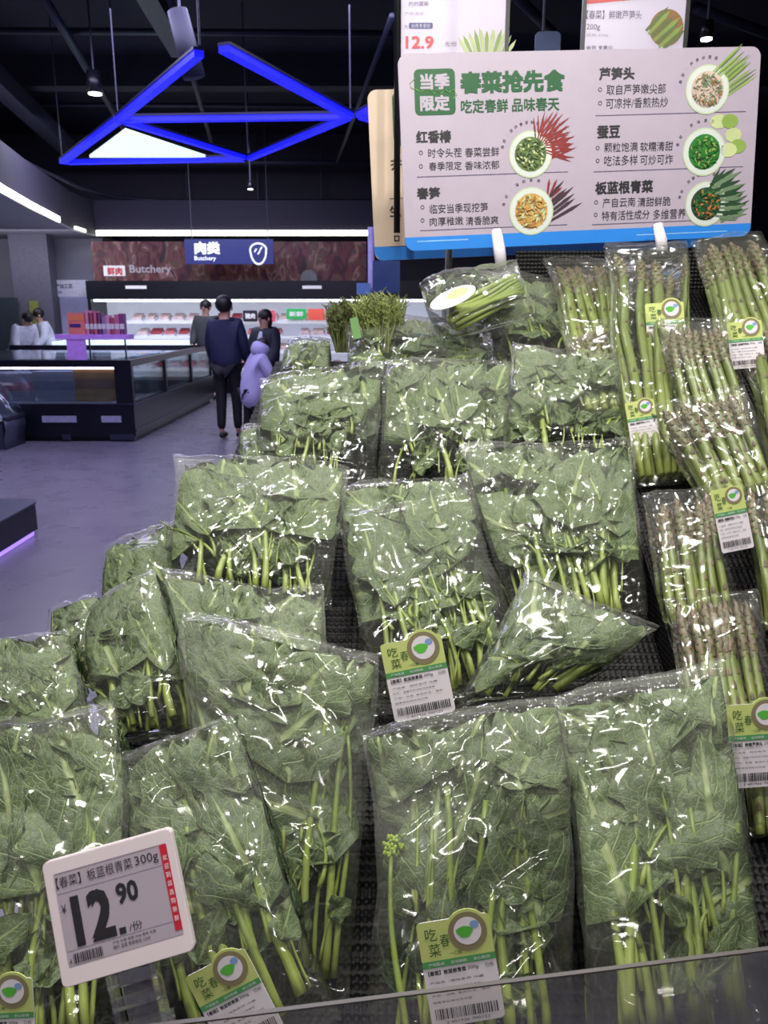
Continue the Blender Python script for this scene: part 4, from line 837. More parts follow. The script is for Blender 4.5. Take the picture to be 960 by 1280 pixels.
for z in SH: MB().box((XL + .1, 15.66, z - .045), (XR - .1, 15.70, z - .032)).build('led_tube', emat('case_led_soft', (.85, .9, 1), 2.5), rt)
fr = Frame(Vector((XL, 15.345, 2.16)), Vector((XR, 15.345, 2.16)), Vector((XL, 15.345, 1.74)))
for x, w_ in ((170, 26), (390, 24)): t = MB(); (x0, y0), (x1, y1) = fr.px(x - w_ / 2, 361), fr.px(x + w_ / 2, 357); flat(t, fr, [(x0, y0), (x1, y0), (x1, y1), (x0, y1)], .003); t.build('canopy_label', GLOWW, rt)
TRAYC = [mat('meat_pink', srgb(206, 120, 124), .5, var=.3, scale=12), mat('meat_red', srgb(170, 70, 76), .5, var=.3, scale=12), mat('meat_pale', srgb(226, 196, 190), .5, var=.2, scale=12)]; TRW = mat('tray_white', srgb(225, 225, 232), .4)
rs = random.Random(8)
for zi, z in enumerate(SH):
    x = PY(168, 430, 15.8).x + rs.uniform(0, .1)
    while x < PY(425, 430, 15.8).x:
        w_ = rs.uniform(.17, .26)
        if rs.random() < .86:
            r_ = thing('meat_tray', 'white tray of meat on the %s shelf of the chilled cabinet' % ('lowest lit', 'second lowest', 'second highest', 'highest')[zi], 'tray', (x + w_ / 2, 15.8, z + .001), 'trays of meat in the chilled cabinet')
            MB().prism([(x, 15.66, z + .002), (x + w_, 15.66, z + .002), (x + w_, 15.92, z + .08), (x, 15.92, z + .08)], (0, 0, .03)).build('tray', TRW, r_)
            MB().prism([(x + .02, 15.67, z + .035), (x + w_ - .02, 15.67, z + .035), (x + w_ - .02, 15.90, z + .115), (x + .02, 15.90, z + .115)], (0, 0, .035)).build('meat', TRAYC[2 if zi == 3 and rs.random() < .7 else rs.randrange(3)], r_)
        x += w_ + rs.uniform(.02, .06)
for x0, x1, y0, y1, cl, lb, s in ((304, 322, 388, 402, srgb(40, 34, 44), 'dark promotion card with small characters in the chilled cabinet', '猪肉'), (324, 344, 388, 402, srgb(196, 82, 104), 'pink promotion card in the chilled cabinet', ''), (358, 383, 386, 399, srgb(44, 164, 84), 'green promotion card in the chilled cabinet', '新鲜'), (385, 406, 386, 400, srgb(216, 92, 76), 'orange promotion card in the chilled cabinet', '')):
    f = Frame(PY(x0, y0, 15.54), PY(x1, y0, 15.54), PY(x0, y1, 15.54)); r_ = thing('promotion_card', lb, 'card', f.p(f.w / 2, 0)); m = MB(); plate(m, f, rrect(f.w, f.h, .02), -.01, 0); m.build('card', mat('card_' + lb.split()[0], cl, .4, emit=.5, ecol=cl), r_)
    if s: m = MB(); write(m, f, s, f.w * .15, f.h * .25, f.w * .85, f.h * .75, n=.003, bold=.04); m.build('lettering', GLOWW, r_)
# white notice board beside the cabinet
f = Frame(PY(60, 350, 15.9), PY(112, 350, 15.9), PY(60, 371, 15.9)); r_ = thing('notice_board', 'white notice board on the grey wall left of the meat banner', 'sign', f.p(f.w / 2, 0)); m = MB(); plate(m, f, rrect(f.w, f.h, .02), -.04, 0); m.build('panel', mat('notice_white', srgb(168, 166, 180), .5), r_)
m = MB(); write(m, f, '水产加工区', f.w * .1, f.h * .5, f.w * .62, f.h * .78, n=.003, bold=.02); write(m, f, 'Seafood', f.w * .1, f.h * .2, f.w * .35, f.h * .4, n=.003); m.build('lettering', M_INK, r_)
f = Frame(PY(40, 376, 15.58), PY(52, 376, 15.58), PY(40, 415, 15.58)); m = MB(); plate(m, f, [(0, 0), (f.w, 0), (f.w, f.h), (0, f.h)], 0, .01); tag(m.build('warning_poster', mat('poster_yellow', srgb(120, 122, 56), .5)), 'narrow yellow poster on the grey column above the staff', 'poster')

# ------------------------------------------------------------------ freezers and counters
FR = mat('freezer_black', srgb(18, 20, 32), .3); RAILM = mat('freezer_rail', srgb(70, 72, 92), .3, metal=.6); FLAB = mat('freezer_label', srgb(160, 160, 190), .5)
x1 = PY(170, 545, 9.5).x; x0 = -6.4; y0, y1 = 9.5, 14.0
rt = thing('island_freezer', 'long black island freezer with glass sides, staff leaning behind it', 'freezer', ((x0 + x1) / 2, 11.7, 0))
MB().box((x0, y0, .06), (x1, y1, .44)).build('base', FR, rt); MB().box((x0 + .1, y0 + .05, 0), (x1 - .05, y1 - .05, .06)).build('plinth', CASEB, rt)
MB().box((x0, y0, .88), (x1, y0 + .07, .96)).build('top_rail', FR, rt); MB().box((x1 - .07, y0 + .07, .88), (x1, y1, .96)).build('top_rail', FR, rt); MB().box((x0, y1 - .07, .88), (x1 - .07, y1, .96)).build('top_rail', FR, rt)
for y in (y0, y0 + 1.5, y0 + 3.0, y1 - .07): MB().box((x1 - .07, y, .44), (x1, y + .07, .88)).build('corner_post', FR, rt)
MB().box((x1 - .20, y0, .44), (x1 - .07, y0 + .06, .88)).build('corner_post', FR, rt)
MB().box((x0, y0 + .02, .44), (x1 - .20, y0 + .03, .88)).build('front_glass', GLASS, rt); MB().box((x1 - .03, y0 + .07, .44), (x1 - .02, y1 - .07, .88)).build('side_glass', GLASS, rt)
MB().box((x0, y0 + .08, .44), (x1 - .08, y1 - .08, .46)).build('inner_floor', CASEW, rt)
MB().box((x0 + .05, y0 - .012, .44), (x1, y0, .455)).build('bumper', RAILM, rt); MB().box((x1, y0, .43), (x1 + .012, y1, .455)).build('bumper', RAILM, rt); MB().box((x1, y0, .12), (x1 + .012, y1, .145)).build('bumper', RAILM, rt)
for a, b in ((53, 95), (127, 151)):
    p, q = PY(a, 528, y0 - .01), PY(b, 520, y0 - .01); MB().box((p.x, y0 - .012, p.z), (q.x, y0, q.z)).build('label_plate', FLAB, rt)
for a, b in ((78, 88), (138, 168)):
    p, q = PY(a, 549, y0 - .01), PY(b, 542, y0 - .01); MB().box((p.x, y0 - .01, .02), (q.x, y0 + .05, .09)).build('foot', RAILM, rt)
MB().box((x0 + .1, y0 + .10, .85), (x1 - .2, y0 + .14, .87)).build('led_tube', emat('freezer_led', (.95, .62, .85), 5), rt)
MB().box((x1 - .16, y0 + .3, .85), (x1 - .12, y1 - .2, .87)).build('led_tube', emat('freezer_led_teal', (.6, .85, 1), 3), rt)
MB().box((x0, y0 + .6, .92), (x1 - .4, y0 + 2.9, .94)).build('lid_glass', GLASS, rt)
a, b = PY(96, 500, 9.65), PY(160, 466, 9.65)
def box_thing(name, label, cat, p, q, m, group=None, stripe=None):
    r_ = thing(name, label, cat, ((p[0] + q[0]) / 2, (p[1] + q[1]) / 2, min(p[2], q[2])), group); MB().box(p, q).build('carton', m, r_)
    zs = (p[2] + q[2]) / 2; h = abs(q[2] - p[2])
    MB().box((p[0] + .01, p[1] - .004, zs - h * .12), (q[0] - .01, p[1], zs + h * .18)).build('print_band', stripe or M_CARD, r_); return r_
box_thing('frozen_food_carton', 'yellow brown carton behind the freezer front glass', 'carton', (a.x, 9.62, .465), (b.x - .02, 9.95, .86), mat('carton_ochre', srgb(150, 118, 52), .6, var=.2, scale=6), None, mat('carton_brown', srgb(112, 76, 44), .6))
a, b = PY(45, 500, 9.65), PY(93, 466, 9.65); box_thing('frozen_food_carton', 'grey blue carton next to the yellow brown carton in the freezer', 'carton', (a.x, 9.62, .465), (b.x, 9.95, .82), mat('carton_grey', srgb(120, 132, 150), .6), None, mat('carton_blue', srgb(96, 110, 140), .6))
a, b = PY(-10, 500, 9.65), PY(42, 466, 9.65); box_thing('frozen_food_carton', 'pale carton at the left end behind the freezer glass', 'carton', (a.x, 9.62, .465), (b.x, 9.95, .80), mat('carton_pale', srgb(126, 128, 148), .6), None, mat('carton_rose', srgb(160, 90, 110), .6))
for i in range(7):
    y = 10.2 + i * .52; cl = [(120, 150, 165), (190, 200, 205), (60, 74, 96), (140, 96, 90)][i % 4]
    box_thing('frozen_food_carton', '%s pile of frozen goods behind the side glass, %s from the near corner' % (('teal grey', 'whitish', 'slate blue', 'brownish')[i % 4], ('first', 'second', 'third', 'fourth', 'fifth', 'sixth', 'seventh')[i]), 'carton', (x1 - .55, y, .465), (x1 - .12, y + .42, .70 + .1 * (i % 3)), mat('goods_%d' % (i % 4), srgb(*cl), .5), 'frozen goods seen through the side glass')
# lit serving counter further back
p, q = PY(66, 446, 14.6), PY(236, 420, 14.6)
rt = thing('serving_counter', 'low counter with a bright white lit glass top behind the freezer', 'counter', ((p.x + q.x) / 2, 14.9, 0))
MB().box((p.x, 14.6, 0), (q.x, 15.2, .86)).build('counter_body', mat('counter_grey', srgb(120, 126, 150), .4), rt); MB().box((p.x, 14.62, .88), (q.x, 15.2, 1.0)).build('lit_shelf', emat('counter_lit', (.70, .85, .95), .9, (.7, .8, .9)), rt)
MB().box((p.x, 14.58, 1.03), (q.x, 15.2, 1.06)).build('glass_top', emat('counter_top', (.6, .7, 1), .45, (.7, .7, .8)), rt)
# promotional stand with upright packets, pink violet light put into its colour and glow, standing on the freezer's front rail
YS = 9.54
rt = thing('promotion_stand', 'pink violet lit stand on the freezer rim with a small sign post', 'stand', (PY(97, 450, YS).x, YS, .96))
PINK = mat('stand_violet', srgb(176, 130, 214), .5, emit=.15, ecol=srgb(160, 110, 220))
p, q = PY(70, 424, YS), PY(128, 418, YS); zb = q.z; MB().box((p.x, YS - .03, p.z), (q.x, YS + .16, q.z)).build('shelf_board', PINK, rt)
MB().box((q.x + .002, YS - .03, p.z), (PY(162, 418, YS).x, YS + .16, q.z)).build('shelf_board', PINK, rt)
p, q = PY(86, 452, YS), PY(107, 424, YS); MB().box((p.x, YS - .02, .962), (q.x, YS + .0, p.z + .26)).build('sign_post', PINK, rt)
for x in (q.x + .03, PY(155, 424, YS).x): MB().box((x, YS + .0, .962), (x + .015, YS + .02, PY(107, 424, YS).z)).build('leg', FR, rt)
rs = random.Random(4); p, q = PY(86, 418, YS), PY(106, 391, YS)
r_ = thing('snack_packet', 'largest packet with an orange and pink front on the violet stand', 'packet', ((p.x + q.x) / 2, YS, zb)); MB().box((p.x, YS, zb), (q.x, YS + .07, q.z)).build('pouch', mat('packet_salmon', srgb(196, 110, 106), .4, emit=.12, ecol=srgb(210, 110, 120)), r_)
m = MB(); m.box((p.x + .02, YS - .004, q.z - .09), (q.x - .02, YS, q.z - .03), 0); m.box((p.x + .02, YS - .004, zb + .08), (q.x - .06, YS, zb + .12), 1); m.build('print_band', [mat('packet_orange', srgb(226, 130, 90), .4), mat('packet_navy', srgb(70, 50, 120), .4)], r_)
ORD = ('first', 'second', 'third', 'fourth', 'fifth', 'sixth', 'seventh', 'eighth', 'last')
for i, (xa, yt) in enumerate(((107, 388), (112, 391), (117, 389), (122, 391), (127, 396), (133, 394), (138, 397), (144, 393), (150, 392))):
    p, q = PY(xa, 418, YS), PY(xa + 4.6, yt, YS); cl = [(190, 120, 160), (150, 70, 96), (176, 96, 130), (110, 60, 110), (130, 110, 150)][i % 5]
    cn = ('rose', 'dark red', 'pink', 'plum', 'greyish violet')[i % 5]
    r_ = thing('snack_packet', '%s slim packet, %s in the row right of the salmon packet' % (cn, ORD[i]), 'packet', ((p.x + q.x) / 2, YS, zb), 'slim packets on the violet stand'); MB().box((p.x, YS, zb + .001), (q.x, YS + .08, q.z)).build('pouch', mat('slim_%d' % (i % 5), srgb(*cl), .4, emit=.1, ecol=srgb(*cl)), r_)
    m = MB(); m.box((p.x + .006, YS - .003, zb + .06), (q.x - .006, YS, zb + .12)); m.build('print_band', M_CARD, r_)
# rounded glass case at the left edge
xr = PY(28, 560, 9.3).x; rt = thing('rounded_glass_case', 'rounded glass chest case cut by the left edge of the photo', 'case', (xr - .8, 9.15, 0))
prof = [(0, 0), (.0, .10), (.03, .22), (.02, .34), (-.06, .50), (-.16, .66), (-.30, .80), (-.42, .84)]
def ext(pr, y0, y1, m, name, th=.02):
    mb = MB(); V = []; 
    for x, z in pr: V += [(xr + x, y0, z), (xr + x, y1, z)]
    mb.add(V, [(2 * i, 2 * i + 1, 2 * i + 3, 2 * i + 2) for i in range(len(pr) - 1)]); o = mb.build(name, m, rt, True); s = o.modifiers.new('solid', 'SOLIDIFY'); s.thickness = th; return o
ext(prof[:4], 8.9, 9.4, mat('case_grey', srgb(74, 76, 96), .35), 'lower_body'); ext(prof[3:], 8.9, 9.4, GLASS, 'curved_glass', .01)
MB().box((xr - 2, 8.9, .30), (xr - .02, 9.4, .34)).build('inner_floor', CASEW, rt); MB().box((xr - 2, 8.9, 0), (xr - .02, 8.94, .32)).build('end_panel', mat('case_end', srgb(60, 62, 82), .4), rt)
MB().box((xr - 2, 8.95, .62), (xr - .30, 9.0, .65)).build('led_tube', emat('case_led_violet', (.7, .7, 1), 1.6), rt); MB().box((xr - 1.6, 8.97, .36), (xr - .25, 9.35, .42)).build('goods_bed', mat('goods_bed', srgb(150, 158, 180), .5), rt)
MB().box((xr + .0, 8.9, .33), (xr + .035, 9.4, .36)).build('bumper', RAILM, rt)
# low dark plinth with a violet glow under it
p = PZ(54, 665, 0); X1 = p.x; Y1 = p.y + .02
rt = thing('low_plinth', 'low dark display plinth with violet light under its edge at the left', 'plinth', (X1 - .8, 4.6, 0))
out = [(X1 - 2.2, 3.2), (X1, 3.2), (X1, Y1 - .10), (X1 - .03, Y1 - .03), (X1 - .10, Y1), (X1 - 2.2, Y1)]
mb = MB(); mb.prism([(x, y, .045) for x, y in out], (0, 0, .185)); mb.build('body', mat('plinth_dark', srgb(44, 44, 58), .45), rt)
mb = MB(); mb.prism([(x - (.03 if x > X1 - .5 else 0), y, .0) for x, y in out], (0, 0, .045)); mb.build('kick_strip', emat('violet_strip', (.38, .22, 1), 1.3), rt)
mb = MB(); mb.prism([(x + (.008 if x > X1 - .5 else 0), y, .225) for x, y in out], (0, 0, .012)); mb.build('top_rim', mat('rim_grey', srgb(78, 78, 98), .4), rt)

# ------------------------------------------------------------------ blue light frame under the ceiling
ZT = 3.3; NEON = emat('blue_led', (.004, .006, 1), 1.5, (.01, .01, .2)); NEONB = mat('led_profile', srgb(20, 22, 60), .4)
V_ = {k: PZ(x, y, ZT) for k, (x, y) in dict(a=(78, 203), b=(148, 150), c=(250, 66), d=(278, 60), e=(438, 146), f=(310, 199), g=(152, 152), h=(450, 145), i=(520, 108), j=(520, 168), l=(600, 146)).items()}
rt = thing('blue_light_frame', 'hanging frame of glowing blue light bars with one white lit triangle', 'light', (V_['a'] + V_['e']) / 2 - Vector((0, 0, 0)))
def bar(a, b, w_=.07, trim=.02):
    d = (b - a); l = d.length; d.normalize(); a = a + d * trim; b = b - d * trim; n = Vector((0, 0, 1)).cross(d)
    o = MB().obox((a + b) / 2, (b - a) / 2, n * w_, (0, 0, .022)).build('light_bar', NEON, rt)
    MB().obox((a + b) / 2 + Vector((0, 0, .034)), (b - a) / 2, n * (w_ + .006), (0, 0, .010)).build('profile', NEONB, o)
bar(V_['a'], V_['b'], .04); bar(V_['b'], V_['c'], .035); bar(V_['d'], V_['e'], .045); bar(V_['b'], V_['e'], .04); bar(V_['a'], V_['f'], .055, .06); bar(V_['b'], V_['f'], .035, .1); bar(V_['f'], V_['e'], .035, .05); bar(V_['h'], V_['i'], .05); bar(V_['h'], V_['j'], .04)
q = [PZ(x, y, ZT + .02) for x, y in ((112, 197), (157, 164), (258, 197))]; MB().prism(q, (0, 0, .03)).build('lit_triangle', emat('white_panel', (.72, .95, 1), 1.15), rt)
for kx in 'abfe': MB().tube([V_[kx] + Vector((0, 0, .05)), (V_[kx].x, V_[kx].y, 4.99)], .008, 5).build('hanger', GREY, rt)
MB().tube([V_['c'] + Vector((0, 0, .05)), (V_['c'].x, V_['c'].y, 4.99)], .008, 5).build('hanger', GREY, rt)
# ------------------------------------------------------------------ ceiling services
def beam(px0, px1, z, r, label, m=PIPE, name='pipe', cat='pipe', group='pipes and ducts under the black ceiling', sq=False):
    a, b = PZ(*px0, z), PZ(*px1, z)
    mb = MB()
    if sq: d = (b - a).normalized(); n = Vector((0, 0, 1)).cross(d); mb.obox((a + b) / 2, (b - a) / 2, n * r, (0, 0, r))
    else: mb.tube([a, b], r, 10)
    return tag(mb.build(name, m, None, not sq), label, cat, group)
beam((-30, 38), (490, 42), 4.5, .035, 'slim horizontal pipe highest in view under the dark ceiling', GREY)
beam((-30, 130), (500, 133), 4.6, .03, 'slim horizontal pipe behind the top of the blue light frame')
beam((50, -10), (170, 185), 4.4, .05, 'slanting pipe crossing behind the blue frame, left of the lamp')
beam((80, 203), (500, 203), 4.25, .045, 'long horizontal pipe level with the lower bar of the blue frame', GREY)
beam((-30, 75), (90, 190), 4.3, .12, 'broad slanting duct near the left edge of the ceiling', mat('duct_blue', srgb(42, 44, 64), .5), 'duct', 'duct', sq=True)
beam((180, -20), (225, 60), 4.4, .10, 'short broad duct above the blue spot cylinder', mat('duct_blue', srgb(42, 44, 64), .5), 'duct', 'duct', sq=True)
beam((210, -10), (268, 190), 4.3, .035, 'slanting pipe passing right of the apex of the blue frame')
beam((640, -10), (690, 40), 4.3, .05, 'slanting pipe seen between the two hanging posters')
beam((870, 10), (1010, 60), 4.3, .05, 'pipe at the upper right corner of the photo')
beam((490, 20), (420, 205), 4.2, .03, 'faint thin pipe left of the signs')
struct(MB().box((-8, 9.0, 4.62), (7, 9.25, 5.0)), 'trim_4', mat('beam_navy', srgb(30, 32, 48), .7)); struct(MB().box((-8, 12.4, 4.6), (7, 12.7, 5.0)), 'trim_5', mat('beam_navy', srgb(30, 32, 48), .7))
def downlight(x, y, z, r, label, group=None, s=7, lens=(1, .97, .92)):
    c = PZ(x, y, z); rt = thing('ceiling_spot', label, 'lamp', c, group); MB().tube([c + Vector((0, 0, .01)), c + Vector((0, 0, r * 2.6))], [r, r * .85], 14).build('can', CASEB, rt, True)
    MB().tube([c, c + Vector((0, 0, .012))], r * .8, 14).build('lens', emat('spot_lens_%d' % s, lens, s), rt); MB().tube([c + Vector((0, 0, r * 2.6)), (c.x, c.y, 4.99)], .012, 5).build('hanger', GREY, rt)
downlight(119, 118, 3.7, .085, 'large black pendant lamp glowing left of the blue frame')
for x, y, lb in ((155, 309, 'small lamp over the left end of the meat banner'), (197, 312, 'small lamp just left of the blue Butchery sign'), (313, 237, 'highest of the small distant lamps under the blue frame'), (322, 265, 'middle one of the small lamps under the blue frame'), (331, 288, 'small lamp just above the long light strip'), (424, 299, 'small lamp at the right end of the meat banner'), (883, 50, 'glaring lamp right of the asparagus poster')):
    downlight(x, y, 3.05 if y > 290 else 3.5, .05, lb, None, 12)
c = PZ(226, 42, 3.9); rt = thing('spot_cylinder', 'tilted dark blue spot cylinder above the apex of the blue frame', 'lamp', c); MB().tube([c + Vector((-.02, 0, .18)), c + Vector((.10, 0, -.35))], [.09, .10], 14).build('can', mat('cylinder_navy', srgb(14, 20, 40), .6), rt, True); MB().tube([c + Vector((0, 0, .18)), (c.x, c.y, 4.99)], .012, 5).build('hanger', GREY, rt)
# blue plate between the posters, post with a blue box
f = Frame(PY(668, 39, 3.6), PY(700, 39, 3.6), PY(668, 75, 3.6)); r_ = thing('blue_plate', 'blue plate hanging between the two posters', 'sign', f.p(f.w / 2, 0)); m = MB(); plate(m, f, rrect(f.w, f.h, .02), -.01, 0); m.build('panel', mat('plate_blue', srgb(36, 62, 120), .4), r_); MB().tube([f.p(f.w * .3, f.h), f.p(f.w * .3, f.h + 1.0)], .006, 5).build('hanger', GREY, r_)
p = PY(464, 330, 9.0); rt = thing('aisle_post', 'pale metal post with a blue box left of the cream board', 'post', (p.x, 9.0, 0)); MB().tube([(p.x, 9, 0), (p.x, 9, PY(464, 284, 9).z)], .035, 12).build('pole', mat('post_violet', srgb(150, 146, 186), .5), rt, True)
a, b = PY(446, 368, 8.9), PY(463, 354, 8.9); MB().box((a.x, 8.85, a.z), (b.x, 8.95, b.z)).build('box', mat('box_blue', srgb(88, 120, 176), .4, emit=.15, ecol=srgb(88, 120, 176)), rt)
a, b = PY(466, 366, 8.5), PY(500, 326, 8.5); rt = thing('aisle_header', 'blue aisle header board low behind the sign boards', 'sign', ((a.x + b.x) / 2, 8.5, 0)); MB().box((a.x, 8.47, a.z), (b.x, 8.53, b.z)).build('panel', mat('header_blue', srgb(40, 70, 120), .4), rt)
for x in (a.x + .05, b.x - .05): MB().box((x - .02, 8.48, 0), (x + .02, 8.52, a.z)).build('leg', FR, rt)

# ------------------------------------------------------------------ people
SKIN = mat('skin', srgb(190, 146, 124), .55); HAIR = mat('hair_black', srgb(22, 18, 20), .5); EYE = mat('eye_dark', srgb(30, 24, 24), .3); SHOE = mat('shoe_dark', srgb(28, 26, 32), .5)
def skin_mesh(name, joints, edges, parent, m, sub=1):
    ks = list(joints); me = bpy.data.meshes.new(name); me.from_pydata([tuple(Vector(joints[k][0])) for k in ks], [(ks.index(a), ks.index(b)) for a, b in edges], [])
    o = bpy.data.objects.new(name, me); COL.objects.link(o); md = o.modifiers.new('s', 'SKIN'); md.use_smooth_shade = True
    for i, k in enumerate(ks):
        r = joints[k][1]; me.skin_vertices[0].data[i].radius = (r if hasattr(r, '__len__') else (r, r)); me.skin_vertices[0].data[i].use_root = (i == 0)
    s = o.modifiers.new('u', 'SUBSURF'); s.levels = s.render_levels = sub; me.materials.append(m)
    if parent is not None: o.parent = parent
    bpy.context.view_layer.update(); dg = bpy.context.evaluated_depsgraph_get(); nm = bpy.data.meshes.new_from_object(o.evaluated_get(dg)); o.modifiers.clear(); o.data = nm; ORG[o] = ORG.get(parent, Vector()); return o
def person(label, x, y, h, face, coat, pants, coat_len='hip', lean=0.0, hood=None, stride=.10, arm=(.0, .0), shirt=None, group=None, z=0, long_hair=False, headturn=0.0, thick=1.0):
    """face: heading in degrees (0 = away from the camera, 180 = towards it); lean: forward bend of the trunk"""
    rt = thing('person', label, 'person', (x, y, z), group); rt.rotation_euler = (0, 0, R(face)); s = h / 1.72; ORG[rt] = Vector()
    def J(a, b, c, r): return ((a * s, b * s, c * s), (r[0] * s, r[1] * s) if hasattr(r, '__len__') else r * s)
    cl, sl = math.cos(lean), math.sin(lean)
    def T(a, b, c, r):       # trunk points rotate about the hips
        dz = c - .92; return J(a, b * cl + dz * sl, .92 + dz * cl - b * sl, r)
    B = {'pel': J(0, 0, .92, (.145, .10)), 'sp': T(0, 0, 1.12, (.13, .095)), 'ch': T(0, 0, 1.30, (.155, .105)), 'nk': T(0, 0, 1.46, .055), 'hd0': T(0, .015, 1.54, .072), 'hd1': T(0, .015, 1.63, .085), 'hd2': T(0, .005, 1.685, .055)}
    E = [('pel', 'sp'), ('sp', 'ch'), ('ch', 'nk'), ('nk', 'hd0'), ('hd0', 'hd1'), ('hd1', 'hd2')]
    for sg, nme in ((-1, 'l'), (1, 'r')):
        st = stride * sg; fw = arm[0] if sg < 0 else arm[1]
        B['hp' + nme] = J(.085 * sg, 0, .86, .085); B['kn' + nme] = J(.09 * sg, st * .6 + .02, .48, .056); B['an' + nme] = J(.09 * sg, st, .085, .036); B['to' + nme] = J(.10 * sg, st + .15, .035, .032)
        E += [('pel', 'hp' + nme), ('hp' + nme, 'kn' + nme), ('kn' + nme, 'an' + nme), ('an' + nme, 'to' + nme)]
        B['sh' + nme] = T(.175 * sg, 0, 1.40, .055); el = T(.215 * sg, .26 * math.sin(fw) - .02, 1.40 - .27 * math.cos(fw), .042); B['el' + nme] = el
        f2 = fw * 1.7 + .2; wr_ = T(.215 * sg, .26 * math.sin(fw) + .25 * math.sin(f2) - .02, 1.40 - .27 * math.cos(fw) - .25 * math.cos(f2), .026); B['wr' + nme] = wr_
        E += [('ch', 'sh' + nme), ('sh' + nme, 'el' + nme), ('el' + nme, 'wr' + nme)]
        w3 = Vector(wr_[0]); d = (w3 - Vector(el[0])).normalized(); B['pm' + nme] = (tuple(w3 + d * .07 * s), (.034 * s, .018 * s)); E += [('wr' + nme, 'pm' + nme)]
        side = Vector((0, 1, 0)) - d * d.y; side.normalize()
        for q in range(4):
            b0 = Vector(B['pm' + nme][0]) + side * (.010 * (1.5 - q)) * 1.5 * s; L = (.070, .080, .075, .058)[q] * s; kx = 'f%d%s' % (q, nme)
            B[kx] = (tuple(b0 + d * L * .5), .009 * s); B[kx + 'e'] = (tuple(b0 + d * L + Vector((-.02 * sg * s, 0, 0))), .007 * s); E += [('pm' + nme, kx), (kx, kx + 'e')]
        B['th' + nme] = (tuple(w3 + d * .05 * s + side * .045 * s), .010 * s); E += [('wr' + nme, 'th' + nme)]
    skin_mesh('body', B, E, rt, SKIN, 1)
    th_ = thick
    # coat: trunk and sleeves
    Z0 = {'hip': .82, 'long': .58}[coat_len]
    C = {'c0': T(0, 0, Z0, (.19 * th_, .14 * th_)) if coat_len == 'hip' else J(0, 0, Z0, (.20 * th_, .15 * th_)), 'c1': T(0, 0, 1.02, (.175 * th_, .135 * th_)), 'c2': T(0, 0, 1.28, (.19 * th_, .14 * th_)), 'c3': T(0, 0, 1.44, (.10, .085))}
    EC = [('c0', 'c1'), ('c1', 'c2'), ('c2', 'c3')]
    for sg, nme in ((-1, 'l'), (1, 'r')):
        C['s' + nme] = (B['sh' + nme][0], .078 * s * th_); C['e' + nme] = (B['el' + nme][0], .066 * s * th_); w3 = Vector(B['wr' + nme][0]); e3 = Vector(B['el' + nme][0]); C['w' + nme] = (tuple(e3.lerp(w3, .92)), .050 * s * th_); EC += [('c2', 's' + nme), ('s' + nme, 'e' + nme), ('e' + nme, 'w' + nme)]
    skin_mesh('coat', C, EC, rt, coat, 2)
    if hood is not None: skin_mesh('hood', {'a': T(0, -.03, 1.42, .14), 'b': T(0, -.035, 1.56, .165), 'c': T(0, -.02, 1.68, .13)}, [('a', 'b'), ('b', 'c')], rt, hood, 2)
    # trousers and shoes
    Tm = {'p': J(0, 0, .93, (.155, .115)), }; ET = []
    for sg, nme in ((-1, 'l'), (1, 'r')):
        for a_, r_ in (('hp', .105), ('kn', .075)): Tm[a_ + nme] = (B[a_ + nme][0], r_ * s)
        a3 = Vector(B['an' + nme][0]); Tm['an' + nme] = (tuple(a3 + Vector((0, 0, .02 * s))), .058 * s); ET += [('p', 'hp' + nme), ('hp' + nme, 'kn' + nme), ('kn' + nme, 'an' + nme)]
    skin_mesh('trousers', Tm, ET, rt, pants, 1)
    for nme in 'lr':
        a3 = Vector(B['an' + nme][0]); t3 = Vector(B['to' + nme][0]); skin_mesh('shoe', {'a': (tuple(Vector((a3.x, a3.y - .03 * s, .045 * s))), .045 * s), 'b': (tuple(t3 + Vector((0, .02 * s, .005))), .040 * s)}, [('a', 'b')], rt, SHOE, 1)
    # head details
    hc = Vector(T(0, .015, 1.60, 1)[0]); mb = MB(); up = Vector(T(0, 0, 1.7, 1)[0]) - Vector(T(0, 0, 1.6, 1)[0]); up.normalize(); fwd = Vector((0, cl, -sl)); rot = Matrix((Vector((1, 0, 0)), fwd, up)).transposed()
    HR = rot
    mb.ball(hc + (up * .038 - fwd * .030) * s, (.104 * s, .110 * s, .106 * s), 0, 14, 9, HR)
    if long_hair: mb.ball(hc + (-up * .04 - fwd * .055) * s, (.095 * s, .07 * s, .13 * s), 0, 12, 8, HR)
    mb.build('hair', HAIR, rt, True)
    mb = MB(); mb.ball(hc + fwd * .098 * s - up * .005 * s, (.014 * s, .022 * s, .024 * s), 0, 8, 6, HR); mb.build('nose', SKIN, rt, True)
    for sg in (-1, 1):
        MB().ball(hc + (fwd * .086 + up * .022) * s + Vector((.032 * sg * s, 0, 0)), (.014 * s, .008 * s, .008 * s), 0, 8, 6, HR).build('eye', EYE, rt, True)
        MB().ball(hc + Vector((.088 * sg * s, 0, 0)) - up * .01 * s, (.014 * s, .02 * s, .032 * s), 0, 8, 6, HR).build('ear', SKIN, rt, True)
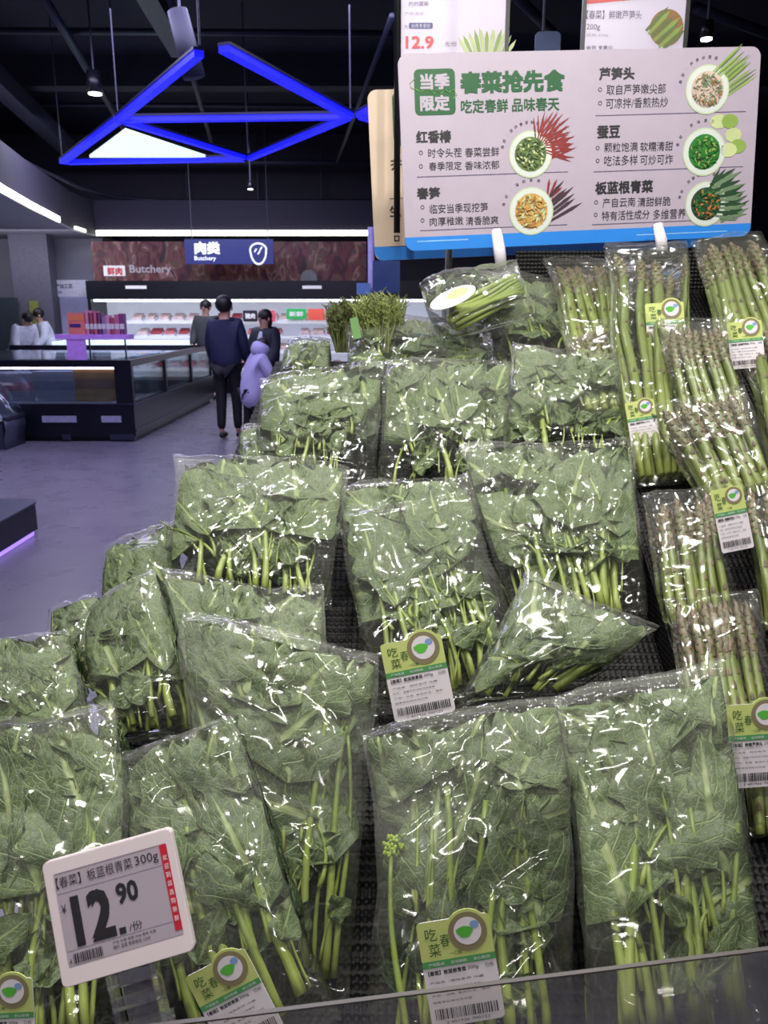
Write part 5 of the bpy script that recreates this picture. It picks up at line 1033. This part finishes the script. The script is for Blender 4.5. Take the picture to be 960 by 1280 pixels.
    MB().ball(hc + (fwd * .088 - up * .048) * s, (.024 * s, .008 * s, .007 * s), 0, 8, 6, HR).build('mouth', mat('lips', srgb(150, 84, 80), .5), rt, True)
    if shirt is not None: skin_mesh('shirt_front', {'a': T(0, .075, .98, (.075, .085)), 'b': T(0, .085, 1.25, (.085, .085)), 'c': T(0, .04, 1.44, (.06, .06))}, [('a', 'b'), ('b', 'c')], rt, shirt, 2)
    return rt
NAVY = mat('coat_navy', srgb(28, 32, 66), .7); OLIVE = mat('coat_olive', srgb(58, 62, 60), .7); LAV = mat('puffer_lavender', srgb(186, 180, 222), .6, var=.06, scale=9, bump=.5); VEST = mat('vest_dark', srgb(32, 34, 50), .7); WHITE = mat('overall_white', srgb(206, 208, 222), .6); BLACKP = mat('trouser_black', srgb(18, 18, 24), .7); DGP = mat('trouser_grey', srgb(42, 42, 48), .7)
p = PZ(288, 548, 0); person('tall person in a navy coat and black trousers standing with their back turned', p.x, p.y, 1.68, -12, NAVY, BLACKP, stride=.05, arm=(.15, .2), thick=1.15)
p = PY(263, 500, 14.4); person('person in a dark olive jacket facing the camera beside the navy coat', p.x, 14.4, 1.70, 172, OLIVE, DGP, stride=.04, arm=(.25, .25), thick=1.2)
p = PY(315, 545, 9.1); person('small person in a lavender hooded puffer coat leaning over a trolley', p.x, 9.1, 1.24, -62, LAV, BLACKP, 'long', lean=.35, hood=LAV, stride=.08, arm=(.7, .8), thick=1.4)
p = PY(335, 520, 10.6); person('person with black hair, dark open vest and white shirt next to the lavender coat', p.x, 10.6, 1.53, 150, VEST, BLACKP, stride=.03, arm=(.3, .35), shirt=WHITE, long_hair=True, thick=1.25)
p = PY(24, 440, 14.5); person('person in white work clothes bending forward with dark hair towards the camera', p.x, 14.5, 1.62, 235, WHITE, WHITE, lean=.62, stride=.03, arm=(.5, .6), thick=1.2)
p = PY(62, 440, 14.6 + .6); person('person in white work clothes just behind the bending one', p.x, 15.25, 1.58, 130, WHITE, WHITE, lean=.25, stride=.03, arm=(.5, .6), thick=1.2)
